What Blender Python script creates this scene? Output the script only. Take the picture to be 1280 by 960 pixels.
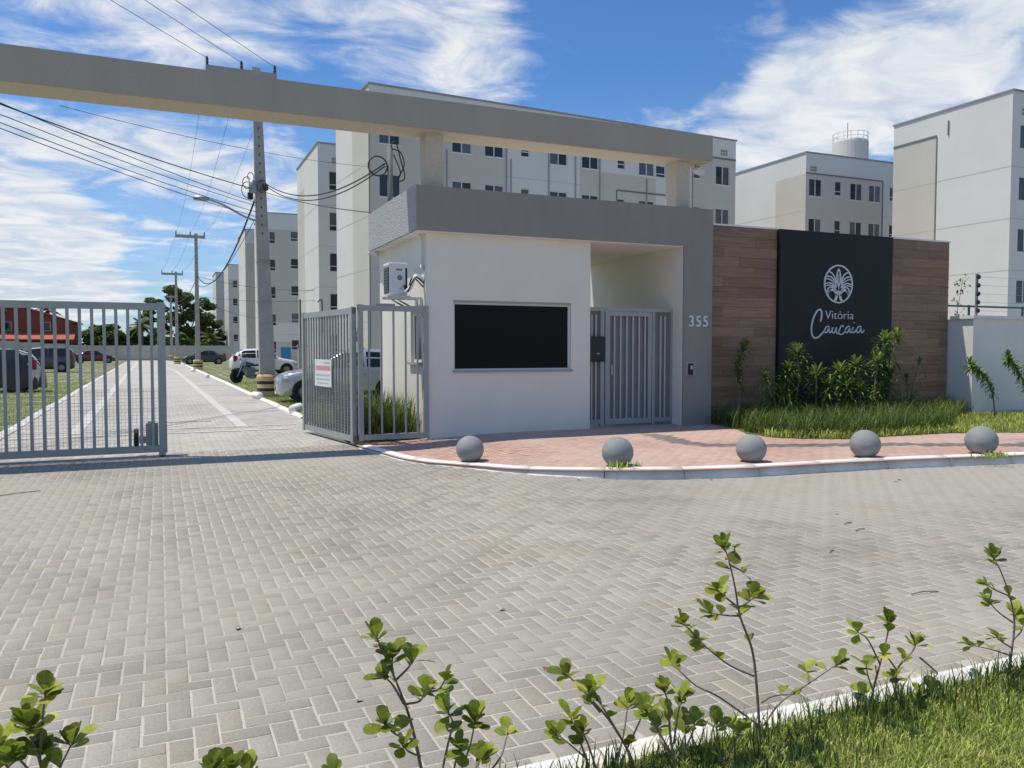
import bpy, bmesh, math, random
import numpy as np
from mathutils import Vector, Matrix
R = math.radians
random.seed(7); rng = np.random.default_rng(7)
for o in list(bpy.data.objects): bpy.data.objects.remove(o)
scene = bpy.context.scene
COL = scene.collection

# ------------------------------------------------------------------ camera
PF, PCX, PCY, HZ, YAW, CAMH = 1005.0, 640.0, 480.0, 436.0, R(23.6), 1.6
PITCH = math.atan((PCY-HZ)/PF)
cd = bpy.data.cameras.new('camera'); cam = bpy.data.objects.new('camera', cd); COL.objects.link(cam)
cam.location = (0, 0, CAMH); cam.rotation_euler = (math.pi/2-PITCH, 0, -YAW)
cd.sensor_width = 36; cd.lens = 36*PF/1280; cd.clip_start = .05; cd.clip_end = 5000
scene.camera = cam
# ------------------------------------------------------------------ light
SUN = Vector((-.36, .17, 1)).normalized()
ELEV = math.asin(SUN.z); AZ = math.atan2(SUN.x, SUN.y)
sd = bpy.data.lights.new('sun', 'SUN'); sd.energy = 4.0; sd.angle = R(.53); sd.color = (1, .92, .79)
so = bpy.data.objects.new('sun', sd); COL.objects.link(so)
so.rotation_euler = (-SUN).to_track_quat('-Z', 'Y').to_euler(); so.location = (-20, 10, 60)
scene.view_settings.view_transform = 'Standard'; scene.view_settings.look = 'None'
scene.view_settings.exposure = 0.12; scene.view_settings.gamma = 1
# pixel of the photograph -> direction and points
_fw = Vector((math.sin(YAW)*math.cos(PITCH), math.cos(YAW)*math.cos(PITCH), -math.sin(PITCH)))
_rt = Vector((math.cos(YAW), -math.sin(YAW), 0)); _up = _rt.cross(_fw); _C = Vector((0, 0, CAMH))
def ray(x, y): return _fw+_rt*((x-PCX)/PF)-_up*((y-PCY)/PF)
def G(x, y, z=0): d = ray(x, y); return _C+d*((z-CAMH)/d.z)
def onY(x, y, Y): d = ray(x, y); return _C+d*(Y/d.y)
def onX(x, y, X): d = ray(x, y); return _C+d*(X/d.x)
def proj(p):
    v = Vector(p)-_C; z = v.dot(_fw)
    if z < .05: return None
    return (PCX+PF*v.dot(_rt)/z, PCY-PF*v.dot(_up)/z, z)

# ------------------------------------------------------------------ sky: Nishita with clouds in the world
def make_world():
    w = bpy.data.worlds.new('World'); scene.world = w; w.use_nodes = True
    nt = w.node_tree; nt.nodes.clear(); N = nt.nodes.new; L = nt.links.new
    out = N('ShaderNodeOutputWorld'); bg = N('ShaderNodeBackground'); bg.inputs[1].default_value = .115
    sky = N('ShaderNodeTexSky'); sky.sky_type = 'NISHITA'; sky.sun_disc = False
    sky.sun_elevation = ELEV; sky.sun_rotation = AZ; sky.air_density = 1.0; sky.dust_density = .5; sky.ozone_density = 2.5
    tc = N('ShaderNodeTexCoord')
    def math_(op, a, b=None, c=None):
        n = N('ShaderNodeMath'); n.operation = op
        for i, v in enumerate((a, b, c)):
            if v is None: continue
            if isinstance(v, (int, float)): n.inputs[i].default_value = v
            else: L(v, n.inputs[i])
        return n.outputs[0]
    sep = N('ShaderNodeSeparateXYZ'); L(tc.outputs['Generated'], sep.inputs[0])
    den = math_('ADD', math_('MAXIMUM', sep.outputs[2], 0.0), .16)
    px = math_('DIVIDE', sep.outputs[0], den); py = math_('DIVIDE', sep.outputs[1], den)
    cb = N('ShaderNodeCombineXYZ'); L(px, cb.inputs[0]); L(py, cb.inputs[1]); cb.inputs[2].default_value = 3.7
    def noise(scale, detail, rough, dist, off):
        mp = N('ShaderNodeMapping'); mp.inputs['Location'].default_value = off
        mp.inputs['Rotation'].default_value = (0, 0, R(28)); mp.inputs['Scale'].default_value = (1.0, 1.4, 1)
        L(cb.outputs[0], mp.inputs[0])
        n = N('ShaderNodeTexNoise'); L(mp.outputs[0], n.inputs['Vector'])
        n.inputs['Scale'].default_value = scale; n.inputs['Detail'].default_value = detail
        n.inputs['Roughness'].default_value = rough; n.inputs['Distortion'].default_value = dist
        return n.outputs['Fac']
    n1 = noise(1.15, 10, .58, .5, (1.3, .4, 0)); n2 = noise(4.2, 8, .62, .7, (5.1, 2.2, 1))
    base = math_('ADD', math_('MULTIPLY', math_('SUBTRACT', n1, .5), 1.25), math_('ADD', math_('MULTIPLY', math_('SUBTRACT', n2, .5), .75), .53))
    bias = None
    # banks of cloud: direction, half-angle in degrees, gain
    blobs = [((0, 40), 14, .12), ((110, 200), 15, .05), ((330, 40), 9, .06), ((-120, 120), 16, .04), ((50, 335), 6, .30), ((130, 330), 3.5, .16), ((-40, 340), 6, .25), ((200, 270), 6, -.06), ((430, 110), 6, -.08),
             ((600, 78), 4.2, .19), ((500, 90), 5, .1), ((690, 78), 3, .08),
             ((960, 165), 6, .20), ((1040, 120), 6.5, .22), ((1130, 90), 6, .21), ((1220, 50), 5.5, .2), ((1300, 15), 6, .18), ((870, 190), 5, .15),
             ((960, 22), 1.6, .15), ((915, 55), 2.2, .08),
             ((780, 40), 10, -.22), ((480, 150), 6, -.10), ((1100, 180), 3.5, -.08), ((900, 60), 5, -.12), ((1180, 130), 3, -.06), ((300, 300), 9, .03)]
    for (x, y), ang, g in blobs:
        d = ray(x, y).normalized()
        vm = N('ShaderNodeVectorMath'); vm.operation = 'DOT_PRODUCT'; L(tc.outputs['Generated'], vm.inputs[0]); vm.inputs[1].default_value = d
        mr = N('ShaderNodeMapRange'); mr.interpolation_type = 'SMOOTHSTEP'
        L(vm.outputs['Value'], mr.inputs[0]); mr.inputs[1].default_value = math.cos(R(ang)); mr.inputs[2].default_value = 1.0
        mr.inputs[3].default_value = 0; mr.inputs[4].default_value = g
        bias = mr.outputs[0] if bias is None else math_('ADD', bias, mr.outputs[0])
    tot = math_('ADD', base, bias)
    mr = N('ShaderNodeMapRange'); mr.interpolation_type = 'SMOOTHSTEP'; L(tot, mr.inputs[0])
    mr.inputs[1].default_value = .46; mr.inputs[2].default_value = .86; mr.inputs[3].default_value = 0; mr.inputs[4].default_value = .93
    # low veil towards the horizon
    hz = N('ShaderNodeMapRange'); hz.interpolation_type = 'SMOOTHSTEP'; L(sep.outputs[2], hz.inputs[0])
    hz.inputs[1].default_value = .34; hz.inputs[2].default_value = 0; hz.inputs[3].default_value = 0; hz.inputs[4].default_value = .34
    fac = math_('MAXIMUM', mr.outputs[0], hz.outputs[0])
    tint = N('ShaderNodeMix'); tint.data_type = 'RGBA'; tint.blend_type = 'MULTIPLY'; tint.inputs[0].default_value = 1
    L(sky.outputs[0], tint.inputs[6]); tint.inputs[7].default_value = (.50, .80, 1.12, 1)
    shade = N('ShaderNodeMix'); shade.data_type = 'RGBA'; sh_ = N('ShaderNodeMapRange'); L(n2, sh_.inputs[0]); sh_.inputs[1].default_value = .38; sh_.inputs[2].default_value = .62; L(sh_.outputs[0], shade.inputs[0])
    shade.inputs[6].default_value = (4.9, 5.5, 6.3, 1); shade.inputs[7].default_value = (7.2, 7.25, 7.3, 1)
    mix = N('ShaderNodeMix'); mix.data_type = 'RGBA'; L(fac, mix.inputs[0]); L(tint.outputs[2], mix.inputs[6]); L(shade.outputs[2], mix.inputs[7])
    L(mix.outputs[2], bg.inputs[0]); L(bg.outputs[0], out.inputs[0])
make_world()

# ------------------------------------------------------------------ materials
MATS = {}
def mat(name, c, rough=.7, var=.12, scale=3.0, bump=0.0, bscale=40.0, metal=0.0, spec=.4, rnd=0.0, c2=None, tone=None, detail=5, stretch=None, coat=0):
    """noise-mottled principled paint; rnd = spread by object, tone = name of a float attribute"""
    if name in MATS: return MATS[name]
    m = bpy.data.materials.new(name); m.use_nodes = True; nt = m.node_tree; N = nt.nodes.new; L = nt.links.new
    b = nt.nodes['Principled BSDF']; b.inputs['Roughness'].default_value = rough; b.inputs['Metallic'].default_value = metal
    b.inputs['Specular IOR Level'].default_value = spec
    if coat: b.inputs['Coat Weight'].default_value = coat; b.inputs['Coat Roughness'].default_value = .08
    tc = N('ShaderNodeTexCoord'); vec = tc.outputs['Object']
    if stretch:
        mp = N('ShaderNodeMapping'); mp.inputs['Scale'].default_value = stretch; L(vec, mp.inputs[0]); vec = mp.outputs[0]
        if rnd:
            oi0 = N('ShaderNodeObjectInfo'); cm = N('ShaderNodeVectorMath'); cm.operation = 'ADD'
            sc = N('ShaderNodeMath'); sc.operation = 'MULTIPLY'; L(oi0.outputs['Random'], sc.inputs[0]); sc.inputs[1].default_value = 57
            L(vec, cm.inputs[0]); L(sc.outputs[0], cm.inputs[1]); vec = cm.outputs[0]
    n = N('ShaderNodeTexNoise'); n.inputs['Scale'].default_value = scale; n.inputs['Detail'].default_value = detail; n.inputs['Roughness'].default_value = .6
    L(vec, n.inputs['Vector'])
    rp = N('ShaderNodeMapRange'); L(n.outputs['Fac'], rp.inputs[0]); rp.inputs[1].default_value = .3; rp.inputs[2].default_value = .7
    mx = N('ShaderNodeMix'); mx.data_type = 'RGBA'; L(rp.outputs[0], mx.inputs[0])
    c = tuple(c); c2 = tuple(c2) if c2 else tuple(v*(1+var) for v in c); c1 = c if c2 and var == 0 else tuple(v*(1-var) for v in c)
    mx.inputs[6].default_value = (*c1, 1); mx.inputs[7].default_value = (*c2, 1)
    col = mx.outputs[2]
    def scaleby(src, amt):
        nonlocal col
        mr = N('ShaderNodeMapRange'); L(src, mr.inputs[0]); mr.inputs[3].default_value = 1-amt; mr.inputs[4].default_value = 1+amt
        h = N('ShaderNodeHueSaturation'); L(mr.outputs[0], h.inputs['Value']); L(col, h.inputs['Color']); col = h.outputs[0]
    if rnd:
        oi = N('ShaderNodeObjectInfo'); scaleby(oi.outputs['Random'], rnd)
    if tone:
        at = N('ShaderNodeAttribute'); at.attribute_name = 'tone'; scaleby(at.outputs['Fac'], tone)
    L(col, b.inputs['Base Color'])
    if bump:
        bn = N('ShaderNodeTexNoise'); bn.inputs['Scale'].default_value = bscale; bn.inputs['Detail'].default_value = 4
        L(tc.outputs['Object'], bn.inputs['Vector'])
        bp = N('ShaderNodeBump'); bp.inputs['Strength'].default_value = 1; bp.inputs['Distance'].default_value = bump
        L(bn.outputs['Fac'], bp.inputs['Height']); L(bp.outputs[0], b.inputs['Normal'])
    MATS[name] = m; return m
def leafmat(name, c, c2, trans=.3, tone=0, rnd=0, rough=.45, spec=.4):
    m = mat(name, c, rough, 0, 6, c2=c2, tone=tone or None, rnd=rnd, spec=spec); nt = m.node_tree
    b = nt.nodes['Principled BSDF']; t = nt.nodes.new('ShaderNodeBsdfTranslucent'); mx = nt.nodes.new('ShaderNodeMixShader')
    src = b.inputs['Base Color'].links[0].from_socket
    nt.links.new(src, t.inputs[0]); mx.inputs[0].default_value = trans
    nt.links.new(b.outputs[0], mx.inputs[1]); nt.links.new(t.outputs[0], mx.inputs[2])
    nt.links.new(mx.outputs[0], nt.nodes['Material Output'].inputs[0]); return m
def paver_mat(name, c, sand, tone_attr, sandamt=.88):
    """concrete paver: own tone per piece, speckle, sandy drifts over large areas"""
    m = bpy.data.materials.new(name); m.use_nodes = True; nt = m.node_tree; N = nt.nodes.new; L = nt.links.new
    b = nt.nodes['Principled BSDF']; b.inputs['Roughness'].default_value = .85; b.inputs['Specular IOR Level'].default_value = .25
    geo = N('ShaderNodeNewGeometry')
    def noise(s, d=6, r=.6, dist=0):
        n = N('ShaderNodeTexNoise'); L(geo.outputs['Position'], n.inputs['Vector']); n.inputs['Scale'].default_value = s
        n.inputs['Detail'].default_value = d; n.inputs['Roughness'].default_value = r; n.inputs['Distortion'].default_value = dist; return n.outputs['Fac']
    def mr(src, a, bb, lo, hi, sm=False):
        n = N('ShaderNodeMapRange'); L(src, n.inputs[0]); n.inputs[1].default_value = a; n.inputs[2].default_value = bb
        n.inputs[3].default_value = lo; n.inputs[4].default_value = hi
        if sm: n.interpolation_type = 'SMOOTHSTEP'
        return n.outputs[0]
    def mul(a, bb):
        n = N('ShaderNodeMath'); n.operation = 'MULTIPLY'; L(a, n.inputs[0]); L(bb, n.inputs[1]); return n.outputs[0]
    if tone_attr == 'obj':
        oi = N('ShaderNodeObjectInfo'); t = oi.outputs['Random']
    elif tone_attr:
        at = N('ShaderNodeAttribute'); at.attribute_name = 'tone'; t = at.outputs['Fac']
    else: t = noise(.9)
    v = mul(mr(t, 0, 1, .88, 1.12), mr(noise(70, 3), .3, .7, .86, 1.14)); v = mul(v, mr(noise(.5, 5), .3, .7, .82, 1.12))
    rgb = N('ShaderNodeRGB'); rgb.outputs[0].default_value = (*c, 1)
    warm = N('ShaderNodeMix'); warm.data_type = 'RGBA'; L(mr(noise(2.3, 3), .5, .72, 0, .5), warm.inputs[0]); L(rgb.outputs[0], warm.inputs[6])
    warm.inputs[7].default_value = (c[0]*1.12, c[1]*1.0, c[2]*.82, 1)
    h = N('ShaderNodeHueSaturation'); L(v, h.inputs['Value']); L(warm.outputs[2], h.inputs['Color'])
    mx = N('ShaderNodeMix'); mx.data_type = 'RGBA'
    drift = mul(mr(noise(.24, 7, .62, .6), .44, .62, 0, sandamt, True), mr(noise(7, 6, .7), .25, .55, .35, 1))
    if name.startswith(('paver_concrete', 'joint_sand')):
        for cx_, cy_, rx_, ry_ in ((9.5, 6.9, 7.0, 2.3), (-2.2, 9.2, 2.6, 3.0)):
            mp = N('ShaderNodeMapping'); mp.vector_type = 'POINT'; mp.inputs['Location'].default_value = (-cx_/rx_, -cy_/ry_, 0); mp.inputs['Scale'].default_value = (1/rx_, 1/ry_, 0)
            L(geo.outputs['Position'], mp.inputs[0]); ln = N('ShaderNodeVectorMath'); ln.operation = 'LENGTH'; L(mp.outputs[0], ln.inputs[0])
            ad = N('ShaderNodeMath'); ad.operation = 'ADD'; L(ln.outputs['Value'], ad.inputs[0]); L(mr(noise(.9, 6, .65), .3, .7, .35, -.35), ad.inputs[1])
            mxm = N('ShaderNodeMath'); mxm.operation = 'MAXIMUM'; L(drift, mxm.inputs[0]); L(mul(mr(ad.outputs[0], 1.05, .35, 0, .93, True), mr(noise(5, 6, .7), .25, .5, .6, 1)), mxm.inputs[1]); drift = mxm.outputs[0]
    L(drift, mx.inputs[0]); L(h.outputs[0], mx.inputs[6]); mx.inputs[7].default_value = (*sand, 1)
    rs = N('ShaderNodeMix'); rs.data_type = 'RGBA'; rs.blend_type = 'MULTIPLY'; L(mr(noise(.55, 3), .58, .7, 0, .45, True), rs.inputs[0]); L(mx.outputs[2], rs.inputs[6]); rs.inputs[7].default_value = (1, .9, .78, 1); mx = rs
    spots = N('ShaderNodeMix'); spots.data_type = 'RGBA'; L(mr(noise(3.3, 2), .71, .77, 0, .5), spots.inputs[0]); L(mx.outputs[2], spots.inputs[6])
    spots.inputs[7].default_value = (c[0]*.55, c[1]*.54, c[2]*.5, 1)
    L(spots.outputs[2], b.inputs['Base Color'])
    bp = N('ShaderNodeBump'); bp.inputs['Distance'].default_value = .0035; L(noise(120, 4), bp.inputs['Height']); L(bp.outputs[0], b.inputs['Normal'])
    MATS[name] = m; return m
SAND = (.365, .345, .292)
M_PAV_S = paver_mat('paver_concrete_far', (.305, .292, .25), SAND, 'tone'); M_PAV_O = paver_mat('paver_concrete', (.305, .292, .25), SAND, 'obj')
M_PAV_I = paver_mat('paver_inner_road', (.40, .393, .365), (.47, .45, .4), 'tone', .9); M_PAV_F = paver_mat('paver_inner_distance', (.42, .41, .38), (.47, .45, .4), None, .9)
M_JOINT = paver_mat('joint_sand', (.485, .46, .395), SAND, None)
PINK = (.47, .315, .265); PSAND = (.52, .405, .345)
M_RED_S = paver_mat('paver_red_far', PINK, PSAND, 'tone', .6); M_RED_O = paver_mat('paver_red', PINK, PSAND, 'obj', .6); M_RJOINT = paver_mat('joint_red_sand', (.42, .26, .21), PSAND, None, .6)
M_TACT = paver_mat('paver_tactile', (.16, .155, .15), (.3, .25, .22), 'tone', .4)
M_WALL = mat('guardhouse_paint', (.72, .685, .60), .8, .035, 1.2, .002, 90)
M_SPLAT = mat('sunlit_rough_cast', (.40, .40, .42), .95, .15, 30, .035, 38)  # coarse render, grey lightened so the sun on it is painted in
M_PGREY = mat('grey_stucco', (.268, .255, .224), .9, .07, 2.2, .012, 55, stretch=(1, 1, .3))
M_BEAM = mat('beam_paint', (.35, .322, .268), .9, .06, 1.6, .006, 60, stretch=(1, 1, .25))
M_BEAMU = mat('beam_soffit', (.50, .45, .36), .9, .09, 14, .01, 70)
M_CEIL = mat('passage_ceiling', (.74, .72, .67), .9, .03, 2)
M_GATE = mat('galvanised_grey_paint', (.30, .315, .30), .45, .08, 4, metal=.0, spec=.5)
M_STEEL = mat('dull_steel', (.32, .33, .34), .45, .1, 9, metal=.6)
M_BLACK = mat('black_plastic', (.015, .015, .017), .45, .2, 5)
M_DGLASS = mat('black_glass', (.004, .004, .005), .12, .05, 2, spec=.12)
M_ALU = mat('white_aluminium', (.62, .63, .63), .4, .04, 4)
M_GRAN = mat('grey_granite', (.33, .31, .29), .5, .35, 90)
M_WHITE = mat('white_paint', (.70, .70, .68), .7, .06, 2)
M_KERB = mat('limewashed_kerb', (.74, .725, .675), .9, .16, 3.0, .004, 60, detail=8, rnd=.08)
M_BALL = mat('grey_painted_concrete', (.245, .256, .26), .75, .1, 5, .003, 70, rnd=.05)
M_WOOD = mat('wood_look_tile', (.30, .185, .12), .55, 0, 2.6, .0015, 60, rnd=.20, c2=(.175, .105, .068), stretch=(.7, 1, 11), detail=8)
M_GROUT = mat('dark_grout', (.20, .15, .125), .9, .1, 5)
M_SIGN = mat('black_sign_panel', (.0125, .014, .0145), .55, .12, 1.5, spec=.3)
M_LETTER = mat('brushed_letters', (.62, .64, .66), .5, .06, 6)
M_BWALL = mat('white_wall_stucco', (.74, .72, .67), .9, .05, .8, .006, 50)
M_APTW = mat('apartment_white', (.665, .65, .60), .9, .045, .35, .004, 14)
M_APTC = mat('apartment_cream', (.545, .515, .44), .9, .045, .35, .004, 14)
M_COP = mat('grey_coping', (.30, .30, .30), .8, .1, 2)
M_TRIM = mat('grey_trim', (.17, .18, .18), .8, .1, 2)
M_PANE = mat('window_pane', (.022, .026, .032), .10, .2, 1, spec=.5, rnd=.6)
M_CURT = mat('curtained_pane', (.10, .105, .115), .2, .2, 3, spec=.5, rnd=.35)
M_CONC = mat('pole_concrete', (.36, .34, .31), .9, .12, 3, .004, 40)
M_WIRE = mat('black_cable', (.03, .03, .032), .6, .1, 5)
M_YEL = mat('faded_yellow_paint', (.55, .40, .20), .8, .12, 5)
M_BAND = mat('black_band_paint', (.03, .03, .03), .8, .2, 5)
M_PORC = mat('insulator', (.05, .045, .045), .3, .1, 5)
M_TYRE = mat('tyre_rubber', (.018, .018, .018), .85, .2, 8)
M_RIM = mat('alloy_rim', (.2, .2, .21), .4, .05, 5, metal=.6)
M_CGLASS = mat('car_glass', (.01, .012, .014), .06, .05, 2, spec=.5)
M_TAIL = mat('tail_light_red', (.28, .01, .012), .2, .1, 5)
M_HEAD = mat('headlight_clear', (.4, .42, .44), .12, .1, 5)
M_TARP = mat('black_tarpaulin', (.02, .02, .023), .38, .2, 4, .01, 9, spec=.6)
M_BARK = mat('bark', (.16, .125, .09), .9, .3, 9, .01, 40)
M_STEM = mat('twig_bark', (.22, .165, .12), .85, .3, 40)
M_SOIL = mat('garden_soil', (.12, .09, .06), .95, .3, 6, .02, 30)
M_LAWN = mat('lawn', (.10, .125, .035), .95, 0, 2.5, .03, 60, c2=(.20, .20, .075), detail=8)
M_TURF = mat('turf_ground', (.16, .185, .04), .95, 0, 7, .03, 90, c2=(.22, .21, .09), detail=8)
M_BRICK = mat('raw_red_brick', (.25, .07, .045), .9, .15, 1.5)
M_ROOFT = mat('clay_roof_tile', (.42, .12, .08), .85, .2, 2)
M_GREENP = mat('green_rail_paint', (.03, .12, .09), .5, .1, 4)
M_BLUE = mat('blue_door_paint', (.03, .22, .48), .5, .05, 2)
M_ENDW = mat('perimeter_wall', (.45, .435, .40), .9, .09, .6)
M_LINE = mat('worn_white_line', (.52, .51, .48), .85, .12, 2.5, detail=8)
M_YLINE = mat('worn_yellow_line', (.42, .37, .26), .85, .12, 2.5, detail=8)
M_CLUSIA = leafmat('thick_green_leaf', (.15, .205, .02), (.33, .37, .055), .4, rnd=.45)
M_CLUSY = leafmat('yellowing_leaf', (.36, .38, .06), (.42, .40, .10), .3, rnd=.3)
M_GRASSB = leafmat('grass_blade', (.31, .40, .06), (.50, .54, .15), .35, tone=.6, rough=.55)
M_TALL = leafmat('tall_grass_blade', (.062, .108, .016), (.145, .195, .04), .3, tone=.6, rough=.5)
M_DRAC = leafmat('dracaena_leaf', (.09, .17, .03), (.20, .30, .06), .3, tone=.5)
M_TREE = leafmat('tree_leaf', (.06, .10, .02), (.13, .175, .045), .25, tone=.5, rough=.6)
M_PALM = leafmat('palm_leaflet', (.05, .085, .02), (.13, .16, .05), .25, tone=.5, rough=.5)

# ------------------------------------------------------------------ mesh helpers
def link(name, me, parent=None, loc=(0, 0, 0), rot=(0, 0, 0), kind=None, scale=None):
    o = bpy.data.objects.new(name, me); COL.objects.link(o); o.location = loc; o.rotation_euler = rot
    if scale: o.scale = scale
    if parent is not None: o.parent = parent
    if kind: o['kind'] = kind
    return o
def tag(o, label, cat, group=None):
    o['label'] = label; o['category'] = cat
    if group: o['group'] = group
    return o
def thing(name, label, cat, loc=(0, 0, 0), rz=0, group=None):
    return tag(link(name, None, None, loc, (0, 0, rz)), label, cat, group)
class MB:
    def __init__(s): s.v = []; s.f = []; s.m = []; s.mi = 0
    def add(s, vs, fs):
        k = len(s.v); s.v += [tuple(p) for p in vs]; s.f += [tuple(i+k for i in f) for f in fs]; s.m += [s.mi]*len(fs); return s
    def box(s, x0, x1, y0, y1, z0, z1):
        x0, x1 = min(x0, x1), max(x0, x1); y0, y1 = min(y0, y1), max(y0, y1); z0, z1 = min(z0, z1), max(z0, z1)
        return s.add([(x0, y0, z0), (x1, y0, z0), (x1, y1, z0), (x0, y1, z0), (x0, y0, z1), (x1, y0, z1), (x1, y1, z1), (x0, y1, z1)],
                     [(3, 2, 1, 0), (4, 5, 6, 7), (0, 1, 5, 4), (1, 2, 6, 5), (2, 3, 7, 6), (3, 0, 4, 7)])
    def bbox(s, x0, x1, y0, y1, z0, z1, b=.01):
        """box with chamfered edges"""
        bm = bmesh.new(); bmesh.ops.create_cube(bm, size=1)
        for v in bm.verts: v.co = Vector(((x0+x1)/2+v.co.x*(x1-x0), (y0+y1)/2+v.co.y*(y1-y0), (z0+z1)/2+v.co.z*(z1-z0)))
        bmesh.ops.bevel(bm, geom=bm.edges[:], offset=b, segments=2, affect='EDGES', profile=.6)
        bm.verts.index_update(); s.add([v.co[:] for v in bm.verts], [[v.index for v in f.verts] for f in bm.faces]); bm.free(); return s
    def tube(s, pts, r, n=6, cap=True):
        pts = [Vector(p) for p in pts]; rs = r if isinstance(r, (list, tuple)) else [r]*len(pts); vs = []; fs = []
        a = None
        for i, p in enumerate(pts):
            t = (pts[min(i+1, len(pts)-1)]-pts[max(i-1, 0)]); t = t.normalized() if t.length > 1e-9 else Vector((0, 0, 1))
            if a is None: a = t.orthogonal().normalized()
            a = (a-t*a.dot(t)); a = a.normalized() if a.length > 1e-6 else t.orthogonal().normalized()
            b = t.cross(a)
            for k in range(n): th = 2*math.pi*k/n; vs.append(p+(a*math.cos(th)+b*math.sin(th))*rs[i])
        for i in range(len(pts)-1):
            for k in range(n): fs.append((i*n+k, i*n+(k+1) % n, (i+1)*n+(k+1) % n, (i+1)*n+k))
        if cap: fs.append(tuple(range(n))[::-1]); fs.append(tuple((len(pts)-1)*n+k for k in range(n)))
        return s.add(vs, fs)
    def lathe(s, prof, n=24, c=(0, 0, 0), ax='z'):
        vs = []; fs = []
        for r, z in prof:
            for k in range(n):
                th = 2*math.pi*k/n; p = (r*math.cos(th), r*math.sin(th), z)
                if ax == 'y': p = (p[0], p[2], p[1])
                if ax == 'x': p = (p[2], p[0], p[1])
                vs.append((p[0]+c[0], p[1]+c[1], p[2]+c[2]))
        for i in range(len(prof)-1):
            for k in range(n): fs.append((i*n+k, i*n+(k+1) % n, (i+1)*n+(k+1) % n, (i+1)*n+k))
        fs.append(tuple(range(n))[::-1]); fs.append(tuple((len(prof)-1)*n+k for k in range(n)))
        return s.add(vs, fs)
    def prism(s, poly, z0, z1, T=None):
        n = len(poly); T = T or (lambda a, b, c: (a, b, c))
        vs = [T(x, y, z0) for x, y in poly]+[T(x, y, z1) for x, y in poly]
        return s.add(vs, [tuple(range(n))[::-1], tuple(range(n, 2*n))]+[(i, (i+1) % n, n+(i+1) % n, n+i) for i in range(n)])
    def mesh(s, name, mats, smooth=False, fix=True):
        me = bpy.data.meshes.new(name); me.from_pydata(s.v, [], s.f)
        mats = mats if isinstance(mats, (list, tuple)) else [mats]
        for m in mats: me.materials.append(m)
        me.polygons.foreach_set('material_index', s.m)
        if fix:
            bm = bmesh.new(); bm.from_mesh(me); bmesh.ops.recalc_face_normals(bm, faces=bm.faces[:]); bm.to_mesh(me); bm.free()
        if smooth: me.polygons.foreach_set('use_smooth', [True]*len(me.polygons))
        me.update(); return me
    def build(s, name, mats, parent=None, loc=(0, 0, 0), rot=(0, 0, 0), smooth=False, kind=None, off=None):
        if off is not None: s.v = [(x-off[0], y-off[1], z-off[2]) for x, y, z in s.v]
        return link(name, s.mesh(name, mats, smooth), parent, loc, rot, kind)
def npmesh(name, V, F, m, tone=None, smooth=False):
    me = bpy.data.meshes.new(name); V = np.asarray(V, np.float32); F = np.asarray(F, np.int32); k = F.shape[1]
    me.vertices.add(len(V)); me.vertices.foreach_set('co', V.ravel())
    me.loops.add(F.size); me.loops.foreach_set('vertex_index', F.ravel())
    me.polygons.add(len(F)); me.polygons.foreach_set('loop_start', np.arange(0, F.size, k, dtype=np.int32))
    if tone is not None:
        a = me.attributes.new('tone', 'FLOAT', 'POINT'); a.data.foreach_set('value', np.asarray(tone, np.float32))
    me.materials.append(m); me.update(calc_edges=True); me.validate()
    if smooth: me.polygons.foreach_set('use_smooth', [True]*len(me.polygons))
    return me
def inpoly(x, y, poly):
    c = False; j = len(poly)-1
    for i in range(len(poly)):
        xi, yi = poly[i]; xj, yj = poly[j]
        if (yi > y) != (yj > y) and x < (xj-xi)*(y-yi)/(yj-yi)+xi: c = not c
        j = i
    return c
def sheet(name, poly, z, m, parent=None, kind='structure'):
    me = bpy.data.meshes.new(name); me.from_pydata([(x, y, z) for x, y in poly], [], [tuple(range(len(poly)))]); me.materials.append(m)
    if me.polygons[0].normal.z < 0: me.flip_normals()
    return link(name, me, parent, kind=kind if parent is None else None)
def catmull(pts, n=6):
    pts = [Vector(p) for p in pts]; P = [pts[0]*2-pts[1]]+pts+[pts[-1]*2-pts[-2]]; out = []
    for i in range(1, len(P)-2):
        a, b, c, d = P[i-1:i+3]
        for k in range(n):
            t = k/n; out.append(.5*((2*b)+(c-a)*t+(2*a-5*b+4*c-d)*t*t+(3*b-a-3*c+d)*t**3))
    return out+[pts[-1]]

# ================================================================== THE SETTING
sheet('ground', [(-1500, -300), (1500, -300), (1500, 2500), (-1500, 2500)], -.06, mat('dry_ground', (.20, .175, .11), .95, 0, .12, c2=(.09, .11, .04), detail=8))
def xs(x, y): return x-.0115*(y-18)                 # the inner road runs a little askew to the gate
FGK = 2.66                                          # far edge of the near garden kerb
KERB = [(2.90, 12.85), (2.94, 12.4), (3.04, 11.81), (3.14, 11.2), (3.33, 10.68), (3.56, 10.33), (3.85, 9.88), (4.12, 9.43), (4.7, 8.80), (5.45, 8.28), (6.35, 8.02), (6.98, 7.93), (8.46, 7.80), (9.19, 7.70), (10.97, 7.38), (16, 6.5), (24, 5.2), (34, 3.6)]
def swz(x): t = max(0, min(1, (x-3.2)/2.4)); return .03+.09*t*t*(3-2*t)      # the pavement rises from the driveway
KC = [(p.x, p.y) for p in catmull([(x, y, 0) for x, y in KERB], 6)]
SIDEW = KC+[(34, 13.2), (2.9, 13.2)]
ROADP = [(-16, FGK), (34, FGK)]+[(x, y) for x, y in KC[::-1]]+[(2.9, 13.2), (xs(2.95, 17), 17), (xs(2.95, 122), 121.6), (xs(-2.6, 122), 121.6), (xs(-2.6, 14), 13.6), (-16, 13.6)]
road = sheet('paved_road', ROADP, -.0022, M_JOINT)
INK = [(x+.02, y-.02) for x, y in KC]
CHAM = .0045
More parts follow.
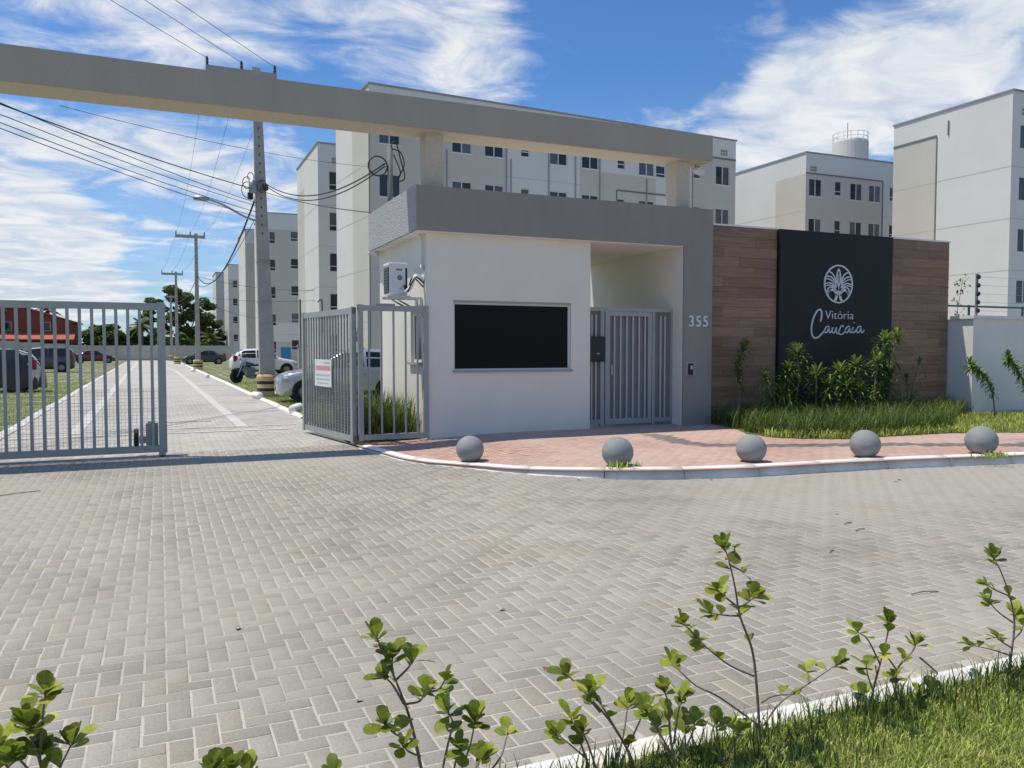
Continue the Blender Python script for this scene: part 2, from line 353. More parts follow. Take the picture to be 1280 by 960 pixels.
def paver_geo(w, h, top=0, full=True):
    x, y = w/2, h/2; c = CHAM
    if full:
        v = [(-x+c, -y+c, top), (x-c, -y+c, top), (x-c, y-c, top), (-x+c, y-c, top), (-x, -y, top-.0032), (x, -y, top-.0032), (x, y, top-.0032), (-x, y, top-.0032), (-x, -y, top-.03), (x, -y, top-.03), (x, y, top-.03), (-x, y, top-.03)]
        f = [(0, 1, 2, 3)]+[(4+i, 4+(i+1) % 4, (i+1) % 4, i) for i in range(4)]+[(8+i, 8+(i+1) % 4, 4+(i+1) % 4, 4+i) for i in range(4)]
    else:
        v = [(-x+c, -y+c, top), (x-c, -y+c, top), (x-c, y-c, top), (-x+c, y-c, top), (-x, -y, top-.0035), (x, -y, top-.0035), (x, y, top-.0035), (-x, y, top-.0035)]
        f = [(0, 1, 2, 3)]+[(4+i, 4+(i+1) % 4, (i+1) % 4, i) for i in range(4)]
    return np.array(v), np.array(f)
def herringbone(x0, x1, y0, y1, test, a=.1, j=.009):
    """list of (cx, cy, horizontal?) of a 90 degree herringbone of 2a x a pavers"""
    out = []
    for gy in range(int(math.floor(y0/a)), int(math.ceil(y1/a))):
        for gx in range(int(math.floor(x0/a)), int(math.ceil(x1/a))):
            k = (gx-gy) % 4
            if k == 0: cx, cy, h = (gx+1)*a, (gy+.5)*a, True
            elif k == 3: cx, cy, h = (gx+.5)*a, (gy+1)*a, False
            else: continue
            if test(cx, cy): out.append((cx, cy, h))
    return out
def inview(cx, cy, m=60):
    p = proj((cx, cy, 0)); return p is not None and -m < p[0] < 1280+m and p[1] < 960+m
def lay(pavers, z, parent, matO, matS, pname, sname, nsolo, tonefn=None):
    vis = []
    for i, (cx, cy, h) in enumerate(pavers):
        p = proj((cx, cy, 0))
        if p and 4 < p[0] < 1276 and 4 < p[1] < 955: vis.append((p[2], i))
    solo = set(i for _, i in sorted(vis)[:nsolo])
    gv, gf = paver_geo(.2-.009, .1-.009, 0)
    meO = npmesh(pname, gv, gf, matO)
    sv, sf = paver_geo(.2-.009, .1-.009, 0, False)
    VV, FF, TT = [], [], []; n = 0
    for i, (cx, cy, h) in enumerate(pavers):
        zz = z(cx) if callable(z) else z; dz = random.uniform(-.0006, .0018); tx, ty = random.gauss(0, .0035), random.gauss(0, .0035); rz = random.gauss(0, .008)+(0 if h else math.pi/2)
        if i in solo:
            link(pname, meO, parent, (cx+random.gauss(0, .001), cy+random.gauss(0, .001), zz+dz), (tx, ty, rz)); continue
        c, s = math.cos(rz), math.sin(rz); v = sv.copy(); v[:, 2] += v[:, 1]*tx-v[:, 0]*ty+zz+dz
        X = v[:, 0]*c-v[:, 1]*s+cx; Y = v[:, 0]*s+v[:, 1]*c+cy; v[:, 0] = X; v[:, 1] = Y
        VV.append(v); FF.append(sf+n); n += len(v); TT.append(np.full(len(v), random.random()))
    if VV: link(sname, npmesh(sname, np.concatenate(VV), np.concatenate(FF), matS, np.concatenate(TT)), parent, kind='stuff')
SWX = [(x-.13*0, y) for x, y in KC]
def roadtest(cx, cy):
    if cy < FGK+.05: return False
    if not (-.2*cy-3.5 < cx < 1.5*cy+4): return False
    if cy > 13.5: return xs(-2.55, cy) < cx < (2.9 if cy < 17 else xs(2.9, cy))
    if cx > 2.9 and inpoly(cx, cy, SIDEW): return False
    return cx < 22
pv = herringbone(-7, 22, FGK, 36, lambda x, y: roadtest(x, y) and (y < 14 or -3.2 < x < 3.2))
lay([p for p in pv if p[1] < 13.4], 0, road, M_PAV_O, M_PAV_S, 'paver', 'far_pavers', 300)
lay([p for p in pv if p[1] >= 13.4], 0, road, M_PAV_O, M_PAV_I, 'paver', 'inner_road_pavers', 0)
sheet('distant_paving', [(xs(-2.6, 36), 35.9), (xs(2.94, 36), 35.9), (xs(2.94, 122), 121.5), (xs(-2.6, 122), 121.5)], .0005, M_PAV_F, road)

# pavement in front of the guardhouse
SWZ = .12
BED = [(9.95, 13.1), (9.92, 12.25), (9.35, 11.2), (9.35, 10.5), (9.75, 10.05), (10.3, 9.85), (11.5, 9.85), (12.7, 9.8), (13.9, 9.35), (20, 8.4), (34, 6.2), (34, 13.1)]
_mb = MB()
for (xa, ya), (xb, yb) in zip(KC, KC[1:]): _mb.add([(xa, ya, swz(xa)-.0025), (xb, yb, swz(xb)-.0025), (xb, 13.2, swz(xb)-.0025), (xa, 13.2, swz(xa)-.0025)], [(0, 1, 2, 3)])
side = _mb.build('pavement', M_RJOINT, kind='structure')
STRIPE = [(7.55, 12.6), (7.75, 11.7), (7.55, 10.35), (7.75, 10.0), (8.5, 9.7), (10.5, 8.95), (12.1, 8.22), (16, 7.55), (26, 5.9)]
def nearstripe(x, y):
    for (ax, ay), (bx, by) in zip(STRIPE[1:-1], STRIPE[2:]):
        dx, dy = bx-ax, by-ay; t = max(0, min(1, ((x-ax)*dx+(y-ay)*dy)/(dx*dx+dy*dy)))
        if math.hypot(x-ax-t*dx, y-ay-t*dy) < .19: return True
    return False
def sidetest(cx, cy):
    if not inpoly(cx, cy, SIDEW) or inpoly(cx, cy, BED): return False
    if cx < 2.98: return False
    return min(math.hypot(cx-x, cy-y) for x, y in KC) > .24 and cy < 13.5
pr = herringbone(2.9, 18, 5.0, 13.1, sidetest)
lay([p for p in pr if not nearstripe(p[0], p[1])], swz, side, M_RED_O, M_RED_S, 'red_paver', 'far_red_pavers', 300)
ts = [p for p in pr if nearstripe(p[0], p[1])]
lay(ts, lambda x: swz(x)+.001, side, M_TACT, M_TACT, 'tactile_tile', 'tactile_tiles', 0)
# kerb stones along the pavement, each about a metre
def kerb_run(path, parent, name, width, ztop, m, length=1.0, zbot=-.05, ramp=None):
    pts = [Vector((x, y, 0)) for x, y in path]; acc = [0]
    for a, b in zip(pts, pts[1:]): acc.append(acc[-1]+(b-a).length)
    def at(s):
        for i in range(len(pts)-1):
            if s <= acc[i+1] or i == len(pts)-2:
                t = (s-acc[i])/(acc[i+1]-acc[i]); return pts[i].lerp(pts[i+1], t), (pts[i+1]-pts[i]).normalized()
    s = 0
    while s < acc[-1]-.05:
        e = min(s+length*random.uniform(.97, 1.03), acc[-1]); mb = MB(); ring = []; jz = random.uniform(-.006, .006); jo = random.uniform(-.008, .008)
        k = 4
        for i in range(k+1):
            u = s+.006+(e-s-.012)*i/k; p, t = at(u); nrm = Vector((-t.y, t.x, 0))   # left of travel = pavement side
            zt = ztop+jz
            if ramp: zt = ramp(p.x)+jz*.5
            hh = max(zt-.008, .012); prof = [(jo, zbot), (jo+.002, .004), (jo+.024, .35*hh), (jo+.050, .68*hh), (jo+.072, .90*hh), (jo+.095, zt-.002), (jo+.115, zt), (width-.012, zt), (width, zt-.012), (width, zbot)]
            ring.append([p+nrm*a+Vector((0, 0, z)) for a, z in prof])
        n = len(ring[0]); vs = [v for r in ring for v in r]; fs = []
        for i in range(k):
            for q in range(n-1): fs.append((i*n+q, i*n+q+1, (i+1)*n+q+1, (i+1)*n+q))
        fs.append(tuple(range(n))); fs.append(tuple(k*n+q for q in range(n))[::-1])
        mb.add(vs, fs); mb.build(name, m, parent, smooth=width > .14); s = e
kerb_run(KC, side, 'kerb_stone', .21, SWZ+.012, M_KERB, 1.0, ramp=lambda x: swz(x)+.012)
# garden strip in front of the photographer
lawn = sheet('garden_ground', [(-16, -1.2), (34, -1.2), (34, FGK-.1), (-16, FGK-.1)], .035, M_TURF)
sheet('street', [(-80, -60), (80, -60), (80, -1.2), (-80, -1.2)], -.004, M_PAV_F)
kerb_run([(34-i*.5, FGK-.13) for i in range(100)][::-1], lawn, 'garden_kerb_stone', .125, .058, M_KERB, 1.0)
# grass parking on both sides of the inner road
def parkmat():
    m = mat('grass_parking', (.095, .135, .03), .95, 0, 1.6, .03, 40, c2=(.19, .20, .07), detail=8); nt = m.node_tree; N = nt.nodes.new; L = nt.links.new
    b = nt.nodes['Principled BSDF']; col = b.inputs['Base Color'].links[0].from_socket
    geo = N('ShaderNodeNewGeometry'); br = N('ShaderNodeTexBrick'); br.offset = 0; br.inputs['Scale'].default_value = 1
    br.inputs['Brick Width'].default_value = .55; br.inputs['Row Height'].default_value = .75; br.inputs['Mortar Size'].default_value = .10
    L(geo.outputs['Position'], br.inputs['Vector']); n = N('ShaderNodeTexNoise'); n.inputs['Scale'].default_value = .55; n.inputs['Detail'].default_value = 6
    L(geo.outputs['Position'], n.inputs['Vector']); mr = N('ShaderNodeMapRange'); L(n.outputs['Fac'], mr.inputs[0]); mr.inputs[1].default_value = .44; mr.inputs[2].default_value = .6
    mu = N('ShaderNodeMath'); mu.operation = 'MULTIPLY'; L(mr.outputs[0], mu.inputs[0]); L(br.outputs['Fac'], mu.inputs[1])
    mx = N('ShaderNodeMix'); mx.data_type = 'RGBA'; L(mu.outputs[0], mx.inputs[0]); L(col, mx.inputs[6]); mx.inputs[7].default_value = (.36, .35, .29, 1)
    L(mx.outputs[2], b.inputs['Base Color']); return m
M_PARK = parkmat()
lawnL = sheet('parking_lawn_left', [(-40, 13.6), (xs(-2.75, 14), 13.6), (xs(-2.75, 122), 121.6), (-40, 121.6)], .02, M_PARK)
lawnR = sheet('parking_lawn_right', [(xs(3.08, 17), 17), (9.0, 17), (9.0, 121.6), (xs(3.08, 122), 121.6)], .021, M_PARK)
apron = sheet('concrete_apron', [(9.0, 16.9), (60, 16.9), (60, 135), (9.0, 135)], .012, mat('apron_concrete', (.36, .35, .32), .9, .15, .6, detail=8))
kerb_run([(xs(-2.62, 14+i), 14+i) for i in range(0, 107)], lawnL, 'edging_stone', .11, .06, M_KERB, 2.0)
kerb_run([(xs(2.95, 121-i), 121-i) for i in range(0, 103)], lawnR, 'edging_stone', .11, .055, M_KERB, 2.0)
for (x, y, l, a) in ((2.95, 20.3, 1.0, -.35), (2.9, 26.6, .9, .15), (2.35, 47, .9, 0), (2.1, 60, 1.0, .1)):
    mb = MB(); mb.lathe([(.05, 0), (.1, .02), (.11, .1), (.11, l-.1), (.1, l-.02), (.05, l)], 10, ax='y'); mb.build('wheel_stop', M_KERB, lawnR, (x, y, .10), (0, 0, a), smooth=True)
for y in (24, 29.5, 35, 41, 47, 53, 60, 67, 75, 83):
    sheet('bay_line', [(xs(3.1, y), y), (7.5, y), (7.5, y+.18), (xs(3.1, y), y+.18)], .026, M_LINE, lawnR)
for y in (19, 24.5, 27.5, 31, 38, 43, 49, 55, 62, 70, 80): 
    sheet('bay_line', [(xs(-2.8, y), y), (-7.5, y), (-7.5, y+.16), (xs(-2.8, y), y+.16)], .025, M_LINE, lawnL)
# painted lines on the inner road
sheet('lane_line', [(xs(1.40, 17), 17.2), (xs(1.62, 17), 17.2), (xs(1.62, 60), 60), (xs(.95, 84), 84), (xs(.8, 84), 84), (xs(1.40, 60), 60)], .006, M_LINE, road)
sheet('lane_line', [(xs(-1.62, 17), 17.0), (xs(-1.4, 17), 17.0), (xs(-1.4, 110), 110), (xs(-1.62, 110), 110)], .006, M_LINE, road)
for y, w, x0, x1, m in ((16.4, .16, -2.5, 2.4, M_LINE), (17.3, .13, -2.5, 2.6, M_LINE), (18.9, .35, -.2, 1.0, M_YLINE)):
    sheet('cross_line', [(x0, y), (x1, y), (x1, y+w), (x0, y+w)], .008, m, road)
for y in (21.5, 25, 29, 33, 37.5, 43, 49):
    sheet('bay_tick', [(xs(1.75, y), y), (xs(2.85, y), y), (xs(2.85, y), y+.14), (xs(1.75, y), y+.14)], .006, M_LINE, road)
    sheet('bay_tick', [(xs(-2.5, y), y+1.5), (xs(-1.7, y), y+1.5), (xs(-1.7, y), y+1.64), (xs(-2.5, y), y+1.64)], .006, M_LINE, road)

# ================================================================== GUARDHOUSE
YF, YW = 12.86, 13.02
gh = thing('guardhouse', 'small white gatehouse with grey flat parapet and wide black window', 'guardhouse', (4.13, YW, 0)); GO = (4.13, YW, 0)
def holewall(mb, u0, u1, z0, z1, holes, T, d):
    us = sorted(set([u0, u1]+[h[0] for h in holes]+[h[1] for h in holes])); zs = sorted(set([z0, z1]+[h[2] for h in holes]+[h[3] for h in holes]))
    for a, b in zip(us, us[1:]):
        for c, e in zip(zs, zs[1:]):
            mu, mz = (a+b)/2, (c+e)/2
            if any(h[0] < mu < h[1] and h[2] < mz < h[3] for h in holes): continue
            mb.add([T(a, 0, c), T(b, 0, c), T(b, 0, e), T(a, 0, e)], [(0, 1, 2, 3)])
    for h in holes:
        a, b, c, e = h
        for p, q in (((a, c), (b, c)), ((b, c), (b, e)), ((b, e), (a, e)), ((a, e), (a, c))):
            mb.add([T(p[0], 0, p[1]), T(q[0], 0, q[1]), T(q[0], d, q[1]), T(p[0], d, p[1])], [(0, 1, 2, 3)])
WX0, WX1, WZ0, WZ1 = 4.60, 6.86, 1.22, 2.40
mb = MB(); ZT = 3.60
mb.box(4.13, WX0, YW, YW+.15, 0, ZT).box(WX1, 7.26, YW, YW+.15, 0, ZT).box(WX0, WX1, YW, YW+.15, 0, WZ0).box(WX0, WX1, YW, YW+.15, WZ1, ZT)
mb.box(4.13, 4.28, YW+.15, 13.35, 0, ZT).box(4.13, 4.28, 14.0, 16.2, 0, ZT).box(4.13, 4.28, 13.35, 14.0, 0, 1.36).box(4.13, 4.28, 13.35, 14.0, 2.36, ZT)
mb.box(4.28, 7.26, 16.05, 16.2, 0, ZT).box(7.11, 7.26, YW+.15, 16.05, 0, ZT)
mb.build('wall', M_WALL, gh, off=GO)
mb = MB(); mb.box(9.21, 9.88, YF, 16.6, .0, ZT-.005); mb.build('pillar_wall', [M_PGREY], gh, off=GO)
mb = MB(); mb.box(9.197, 9.209, YF+.03, 16.6, .0, ZT-.006); mb.build('passage_lining', M_WALL, gh, off=GO)
mb = MB(); mb.box(3.90, 9.885, YF-.003, YF+.16, ZT-.04, 4.30).box(3.90, 4.06, YF+.16, 16.1, ZT-.04, 4.30).box(9.72, 9.885, YF+.16, 16.6, ZT, 4.30).box(4.06, 9.72, 15.95, 16.1, ZT, 4.30)
mb.build('parapet', M_PGREY, gh, off=GO)
MB().box(3.882, 3.899, YF-.002, 16.1, ZT-.039, 4.299).build('sunlit_parapet_face', M_SPLAT, gh, off=GO)  # added skin on the parapet's left side; sunlit brightness is in its colour
mb = MB(); mb.box(4.062, 9.715, YF+.162, 16.4, ZT+.003, ZT+.15); mb.build('roof_slab', M_CEIL, gh, off=GO)
mb = MB(); mb.box(3.91, 9.195, YF+.005, 16.5, ZT-.055, ZT-.041); mb.build('soffit', M_CEIL, gh, off=GO)
mb = MB(); mb.box(7.262, 9.205, YF+.1, 16.6, .05, .128); mb.build('threshold', M_GRAN, gh, off=GO)
def window_unit(parent, T, w, h, name='window', fm=M_ALU, pm=M_DGLASS, fr=.05, off=GO, npan=1):
    """frame and panes set in an opening; T maps (u, depth, z)"""
    def tb(mb, a, b, c, e, d0, d1):
        vs = [T(a, d0, c), T(b, d0, c), T(b, d0, e), T(a, d0, e), T(a, d1, c), T(b, d1, c), T(b, d1, e), T(a, d1, e)]
        mb.add(vs, [(0, 1, 2, 3), (7, 6, 5, 4), (0, 4, 5, 1), (1, 5, 6, 2), (2, 6, 7, 3), (3, 7, 4, 0)])
    mb = MB(); tb(mb, 0, w, 0, fr, .05, .11); tb(mb, 0, w, h-fr, h, .05, .11); tb(mb, 0, fr, fr, h-fr, .05, .11); tb(mb, w-fr, w, fr, h-fr, .05, .11)
    f = mb.build(name, fm, parent, off=off)
    for i in range(npan):
        mb = MB(); a = fr+(w-2*fr)*i/npan; b = fr+(w-2*fr)*(i+1)/npan; tb(mb, a, b, fr, h-fr, .07+.01*(i % 2), .085+.01*(i % 2)); mb.build('pane', pm, f, off=off)
    return f
w1 = window_unit(gh, lambda u, d, z: (WX0+u, YW+d, WZ0+z), WX1-WX0, WZ1-WZ0, fr=.035)
mb = MB(); mb.box(WX0-.02, WX1+.03, YW-.035, YW+.05, WZ0-.03, WZ0+.002); mb.build('sill', M_GRAN, w1, off=GO)
mb = MB(); mb.box(WX0-.004, WX1+.004, YW-.012, YW+.05, WZ1-.002, WZ1+.03); mb.build('lintel_trim', M_GRAN, w1, off=GO)
w2 = window_unit(gh, lambda u, d, z: (4.13+d, 13.35+u, 1.36+z), .65, 1.0, pm=M_PANE)
mb = MB(); mb.box(4.07, 4.18, 13.3, 14.05, 1.32, 1.362); mb.build('sill', M_GRAN, w2, off=GO)
# conduits at the corner
mb = MB(); mb.tube([(4.07, YW+.2, 3.55), (4.07, YW+.18, 3.5), (4.09, YW+.16, 3.42), (4.09, YW+.16, 2.95)], .022, 8); mb.tube([(4.09, YW+.16, 3.02), (4.09, YW+.16, 2.92)], .034, 8)
mb.build('conduit', M_ALU, gh, off=GO, smooth=True)
# camera dome at the far corner of the parapet
mb = MB(); mb.lathe([(.02, -.12), (.05, -.1), (.06, -.05), (.045, 0)], 12, (4.0, 15.9, 3.55)); mb.build('camera_dome', M_ALU, gh, off=GO, smooth=True)
# passage gate
pg = thing('entrance_gate', 'grey barred pedestrian gate in guardhouse passage', 'gate', (7.28, 13.22, .13)); PO = (7.28, 13.22, .13)
gx0, gx1, gy, gz0, gz1 = 7.28, 9.19, 13.22, .135, 2.38
mb = MB(); mb.box(gx0, gx1, gy-.03, gy+.03, gz1-.07, gz1)
for a, b in ((gx0, gx0+.03), (7.58, 7.66), (8.73, 8.79), (9.15, gx1)): mb.box(a, b, gy-.029, gy+.029, gz0, gz1-.07)
mb.box(gx0+.03, 7.58, gy-.028, gy+.028, gz0+.05, gz0+.13).box(8.79, 9.15, gy-.028, gy+.028, gz0+.05, gz0+.13)
mb.build('frame', M_GATE, pg, off=PO)
mb = MB(); mb.box(7.68, 7.78, gy-.035, gy+.02, gz0+.03, gz1-.08).box(8.63, 8.71, gy-.035, gy+.02, gz0+.03, gz1-.08).box(7.78, 8.63, gy-.034, gy+.02, gz1-.16, gz1-.08).box(7.78, 8.63, gy-.034, gy+.02, gz0+.03, gz0+.14)
leaf = mb.build('gate_leaf', M_GATE, pg, off=PO)
MB().box(7.76, 8.65, gy+.03, gy+.036, gz0+.1, gz1-.12).build('backing_sheet', mat('perforated_backing', (.20, .192, .178), .8, .08, 3), leaf, off=PO)
MB().box(7.31, 7.58, gy+.03, gy+.036, gz0+.08, gz1-.06).build('backing_sheet', MATS['perforated_backing'], pg, off=PO); MB().box(8.79, 9.15, gy+.03, gy+.036, gz0+.08, gz1-.06).build('backing_sheet', MATS['perforated_backing'], pg, off=PO)
mb = MB(); mb.box(7.79, 7.83, gy-.06, gy-.035, 1.1, 1.3); mb.build('lock', M_STEEL, leaf, off=PO)
bar = MB(); bar.box(-.014, .014, -.014, .014, 0, gz1-gz0-.26)
M_GBAR = mat('pale_gate_bar', (.42, .44, .45), .5, .06, 5)
bme = bar.mesh('bar', M_GBAR)
for i in range(6): link('bar', bme, leaf, (7.78+.85*(i+.6)/6.2+.03-PO[0], 0, .14))
for x in (7.40, 7.49, 8.93, 9.03): link('bar', bme, pg, (x-PO[0], 0, .12))
mb = MB(); mb.bbox(7.27, 7.66, gy-.09, gy-.035, 1.36, 1.83, .03); o = mb.build('access_terminal', M_BLACK)
tag(o, 'black rounded access terminal box mounted on the pedestrian gate', 'access terminal')
mb = MB(); mb.box(7.46, 7.53, gy-.094, gy-.09, 1.50, 1.52); mb.build('slot', M_STEEL, o)
# house number
def textmesh(s, size, ext, bevel=0):
    cu = bpy.data.curves.new('lettering', 'FONT'); cu.body = s; cu.size = size; cu.extrude = ext; cu.align_x = 'CENTER'; cu.resolution_u = 4; cu.offset = bevel
    ob = bpy.data.objects.new('tmp', cu); COL.objects.link(ob); bpy.context.view_layer.update()
    me = bpy.data.meshes.new_from_object(ob.evaluated_get(bpy.context.evaluated_depsgraph_get())); bpy.data.objects.remove(ob); return me
hn = thing('house_number', 'white metal number 355 on the grey pillar', 'house number', (9.55, YF, 2.03))
for i, ch in enumerate('355'):
    me = textmesh(ch, .30, .012, .004); me.materials.clear(); me.materials.append(M_LETTER)
    link('digit', me, hn, (-.165+.165*i, -.012, 0), (math.pi/2, 0, 0), scale=(.94, 1, 1))
# intercom
p = onY(862, 461, YF)
ic = thing('intercom', 'small intercom on the grey pillar below the house number', 'intercom', (p.x, YF, p.z))
MB().bbox(-.10, .12, -.012, .002, -.13, .14, .006).build('back_plate', mat('stained_plate', (.34, .33, .31), .8, .1, 8), ic)
MB().bbox(-.045, .05, -.06, -.011, -.115, .10, .012).build('body', M_BLACK, ic)
MB().bbox(-.03, .035, -.066, -.058, -.01, .07, .006).build('camera_window', M_STEEL, ic)

# portal beam
pb = thing('portal_beam', 'long grey concrete beam spanning the driveway above the gates', 'portal', (0, 13.2, 0))
mb = MB(); mb.box(-7.2, 9.87, 12.88, 13.53, 5.235, 5.72); mb.build('beam', M_BEAM, pb, off=(0, 13.2, 0))
mb = MB(); mb.box(-7.15, 9.84, 12.90, 13.51, 5.218, 5.237); mb.build('soffit', M_BEAMU, pb, off=(0, 13.2, 0))
for x0, x1, z in ((4.14, 4.44, 3.7), (9.16, 9.47, 3.7), (-7.0, -6.7, -.02)):
    mb = MB(); mb.box(x0, x1, 13.06, 13.42, z, 5.22); mb.build('column', M_BEAMU, pb, off=(0, 13.2, 0))
fl = thing('floodlight', 'small white floodlight under the right end of the grey beam', 'light', (9.72, 13.2, 5.06))
MB().add([(-.03, -.1, .05), (.13, -.1, -.02), (.13, .1, -.02), (-.03, .1, .05), (-.03, -.1, .09), (.14, -.1, .02), (.14, .1, .02), (-.03, .1, .09)], [(3, 2, 1, 0), (4, 5, 6, 7), (0, 1, 5, 4), (1, 2, 6, 5), (2, 3, 7, 6), (3, 0, 4, 7)]).build('housing', M_ALU, fl)
MB().box(-.02, .0, -.02, .02, .08, .165).build('bracket', M_STEEL, fl)

# air conditioner on the side wall
acx, acy, acz = 3.70, 13.42, 2.50
ac = thing('air_conditioner', 'white outdoor air conditioning unit on bracket beside the guardhouse corner', 'air conditioner', (acx, acy, acz))
MB().bbox(-.16, .16, -.17, .17, 0, .52, .03).build('casing', M_ALU, ac)
MB().bbox(-.175, .17, -.185, .185, .485, .55, .025).build('lid', M_ALU, ac)
gr = MB().box(-.168, -.159, -.15, .15, .04, .47).build('fan_grille', M_BLACK, ac)
for i in range(8): MB().box(-.176, -.168, -.15, .15, .065+i*.052, .076+i*.052).build('slat', M_TRIM, gr)
MB().box(.12, .152, -.178, -.169, .1, .46).build('side_grille', M_BLACK, ac)
MB().box(-.04, .06, -.177, -.169, .42, .445).build('badge', M_TRIM, ac)
MB().lathe([(.0, -.178), (.045, -.178), (.045, -.169)], 16, (.02, 0, .30), 'y').build('emblem', M_TRIM, ac)
mb = MB(); mb.box(-.2, .2, -.2, .2, -.022, .0); mb.build('tray', M_ALU, ac)
for y in (-.14, .14):
    mb = MB(); mb.box(-.2, .42, y-.02, y+.02, -.055, -.022); mb.box(.385, .42, y-.02, y+.02, -.33, -.055)
    mb.add([(-.05, y-.012, -.055), (-.01, y-.012, -.055), (.39, y-.012, -.30), (.39, y-.012, -.26), (-.05, y+.012, -.055), (-.01, y+.012, -.055), (.39, y+.012, -.30), (.39, y+.012, -.26)], [(0, 1, 2, 3), (7, 6, 5, 4), (0, 4, 5, 1), (1, 5, 6, 2), (2, 6, 7, 3), (3, 7, 4, 0)]); mb.build('bracket', M_ALU, ac)
for k, (yy, m) in enumerate(((-.20, M_ALU), (-.25, M_ALU), (-.28, M_WIRE), (-.22, M_WIRE))):
    mb = MB(); mb.tube(catmull([(.02+.04*k, -.16, .1+.04*k), (.06+.03*k, yy, .06), (.2, yy-.01, .12+.05*k), (.28, yy, .34-.02*k), (.43, yy+.02, .30-.05*k)], 6), .026 if k < 2 else .012, 7); mb.build('hose', m, ac, smooth=True)
# conduit mast on the roof
mast = thing('service_mast', 'dark steel service mast with coiled cable on guardhouse roof', 'mast', (4.24, 15.75, ZT+.15)); 
MB().tube([(0, 0, 0), (0, 0, 1.85)], .055, 8).build('pole', M_TRIM, mast, smooth=True)
def ringpts(c, r, ax, n=22, turns=1): return [(c[0]+r*math.cos(2*math.pi*turns*i/n)*ax[0], c[1]+.02*i/n, c[2]+r*math.sin(2*math.pi*turns*i/n)) for i in range(n+1)]
MB().tube(ringpts((-.25, -.02, 1.45), .19, (1, 0), 40, 2), .014, 6).build('cable_coil', M_WIRE, mast, smooth=True)
MB().tube(catmull([(.03, -.05, 1.8), (.2, -.05, 1.75), (.27, -.06, 1.5), (.12, -.06, 1.2), (.2, -.05, 1.35), (.06, -.05, 1.7)], 6), .012, 6).build('cable_loop', M_WIRE, mast, smooth=True)
MB().tube(catmull([(.0, -.05, 1.85), (.1, -.05, 1.95), (.2, -.06, 1.6), (.28, -.06, 1.25), (.1, -.05, 1.15)], 6), .013, 6).build('cable_loop', M_WIRE, mast, smooth=True)

# ================================================================== GATES
def gate_leaf(name, label, origin, rz, W, H, nb, meshz, postw=.08, rail=.09, z0=.07, barw=.042):
    t = thing(name, label, 'gate', origin, rz)
    MB().box(0, W, -.03, .03, H-rail, H).build('top_rail', M_GATE, t)
    MB().box(0, W, -.03, .03, z0, z0+rail).build('bottom_rail', M_GATE, t)
    for x in (0, W-postw): MB().box(x, x+postw, -.04, .04, z0-.01, H+.012).build('post', M_GATE, t)
    b = MB().box(-barw/2, barw/2, -.013, .013, z0+rail-.005, H-rail+.005).mesh('bar', M_GATE)
    for i in range(nb): link('bar', b, t, (postw+(W-2*postw)*(i+.5)/nb, 0, 0))
    if meshz:
        mb = MB(); r = .0016; x = postw
        while x < W-postw: mb.box(x-r, x+r, .022-r, .022+r, z0+rail, meshz); x += .05
        z = z0+rail
        while z < meshz: mb.box(postw, W-postw, .026-r, .026+r, z-r, z+r); z += .05
        mb.build('wire_mesh', M_STEEL, t, kind='stuff')
    return t
sg = gate_leaf('driveway_gate', 'grey barred driveway gate leaf closed across the left lane', (-6.05, 12.98, 0), 0, 6.12, 2.27, 38, 1.0, .11, .10)
mb = MB(); mb.box(5.83, 6.0, .035, .16, .16, .50); bx = mb.build('lock_box', M_GATE, sg)
MB().box(5.86, 5.96, .03, .036, .49, .53).build('label_plate', mat('pale_blue_label', (.35, .5, .6), .6, .05, 4), bx)
mb = MB(); mb.lathe([(.06, -.03), (.155, -.03), (.17, -.015), (.17, .015), (.155, .03), (.06, .03)], 20, (5.70, .14, .25), 'x'); wh = mb.build('caster_wheel', M_TYRE, sg, smooth=False)
MB().lathe([(.0, -.034), (.075, -.034), (.075, .034), (0, .034)], 14, (5.70, .14, .25), 'x').build('hub', M_STEEL, wh)
MB().box(5.74, 5.84, .1, .18, .2, .3).build('wheel_fork', M_STEEL, sg)
MB().lathe([(.0, -.03), (.05, -.03), (.05, .03), (0, .03)], 10, (6.05, .0, .04), 'y').build('floor_roller', M_STEEL, sg)
mb = MB(); mb.box(-6.2, .35, 12.95, 13.01, -.002, .022); o = mb.build('gate_track', M_STEEL); tag(o, 'steel floor track under the closed driveway gate leaf', 'gate track')
A = Vector((2.90, 13.08, 0)); B = Vector((2.50, 15.62, 0)); dv = B-A
og = gate_leaf('open_gate', 'grey barred gate leaf swung open along the driveway with a white notice', A, math.atan2(dv.y, dv.x), dv.length, 2.27, 17, 1.05, .09, .10)
MB().box(-.02, .01, -.03, .03, .6, .72).build('hinge', M_STEEL, og); MB().box(-.02, .01, -.03, .03, 1.8, 1.92).build('hinge', M_STEEL, og)
nt_ = thing('notice', 'white notice with red lettering tied to the open gate leaf', 'notice', (0, 0, 0), math.atan2(dv.y, dv.x))
u = dv.normalized(); nrm = Vector((-u.y, u.x, 0)); pc = A+u*(dv.length*.53)+Vector((0, 0, 1.17)); nt_.location = pc+nrm*.05
MB().bbox(-.43, .43, -.006, .006, -.24, .24, .004).build('board', M_WHITE, nt_)
RED = mat('notice_red', (.62, .30, .30), .6, .1, 3); GRY = mat('notice_grey', (.45, .48, .5), .6, .1, 3)
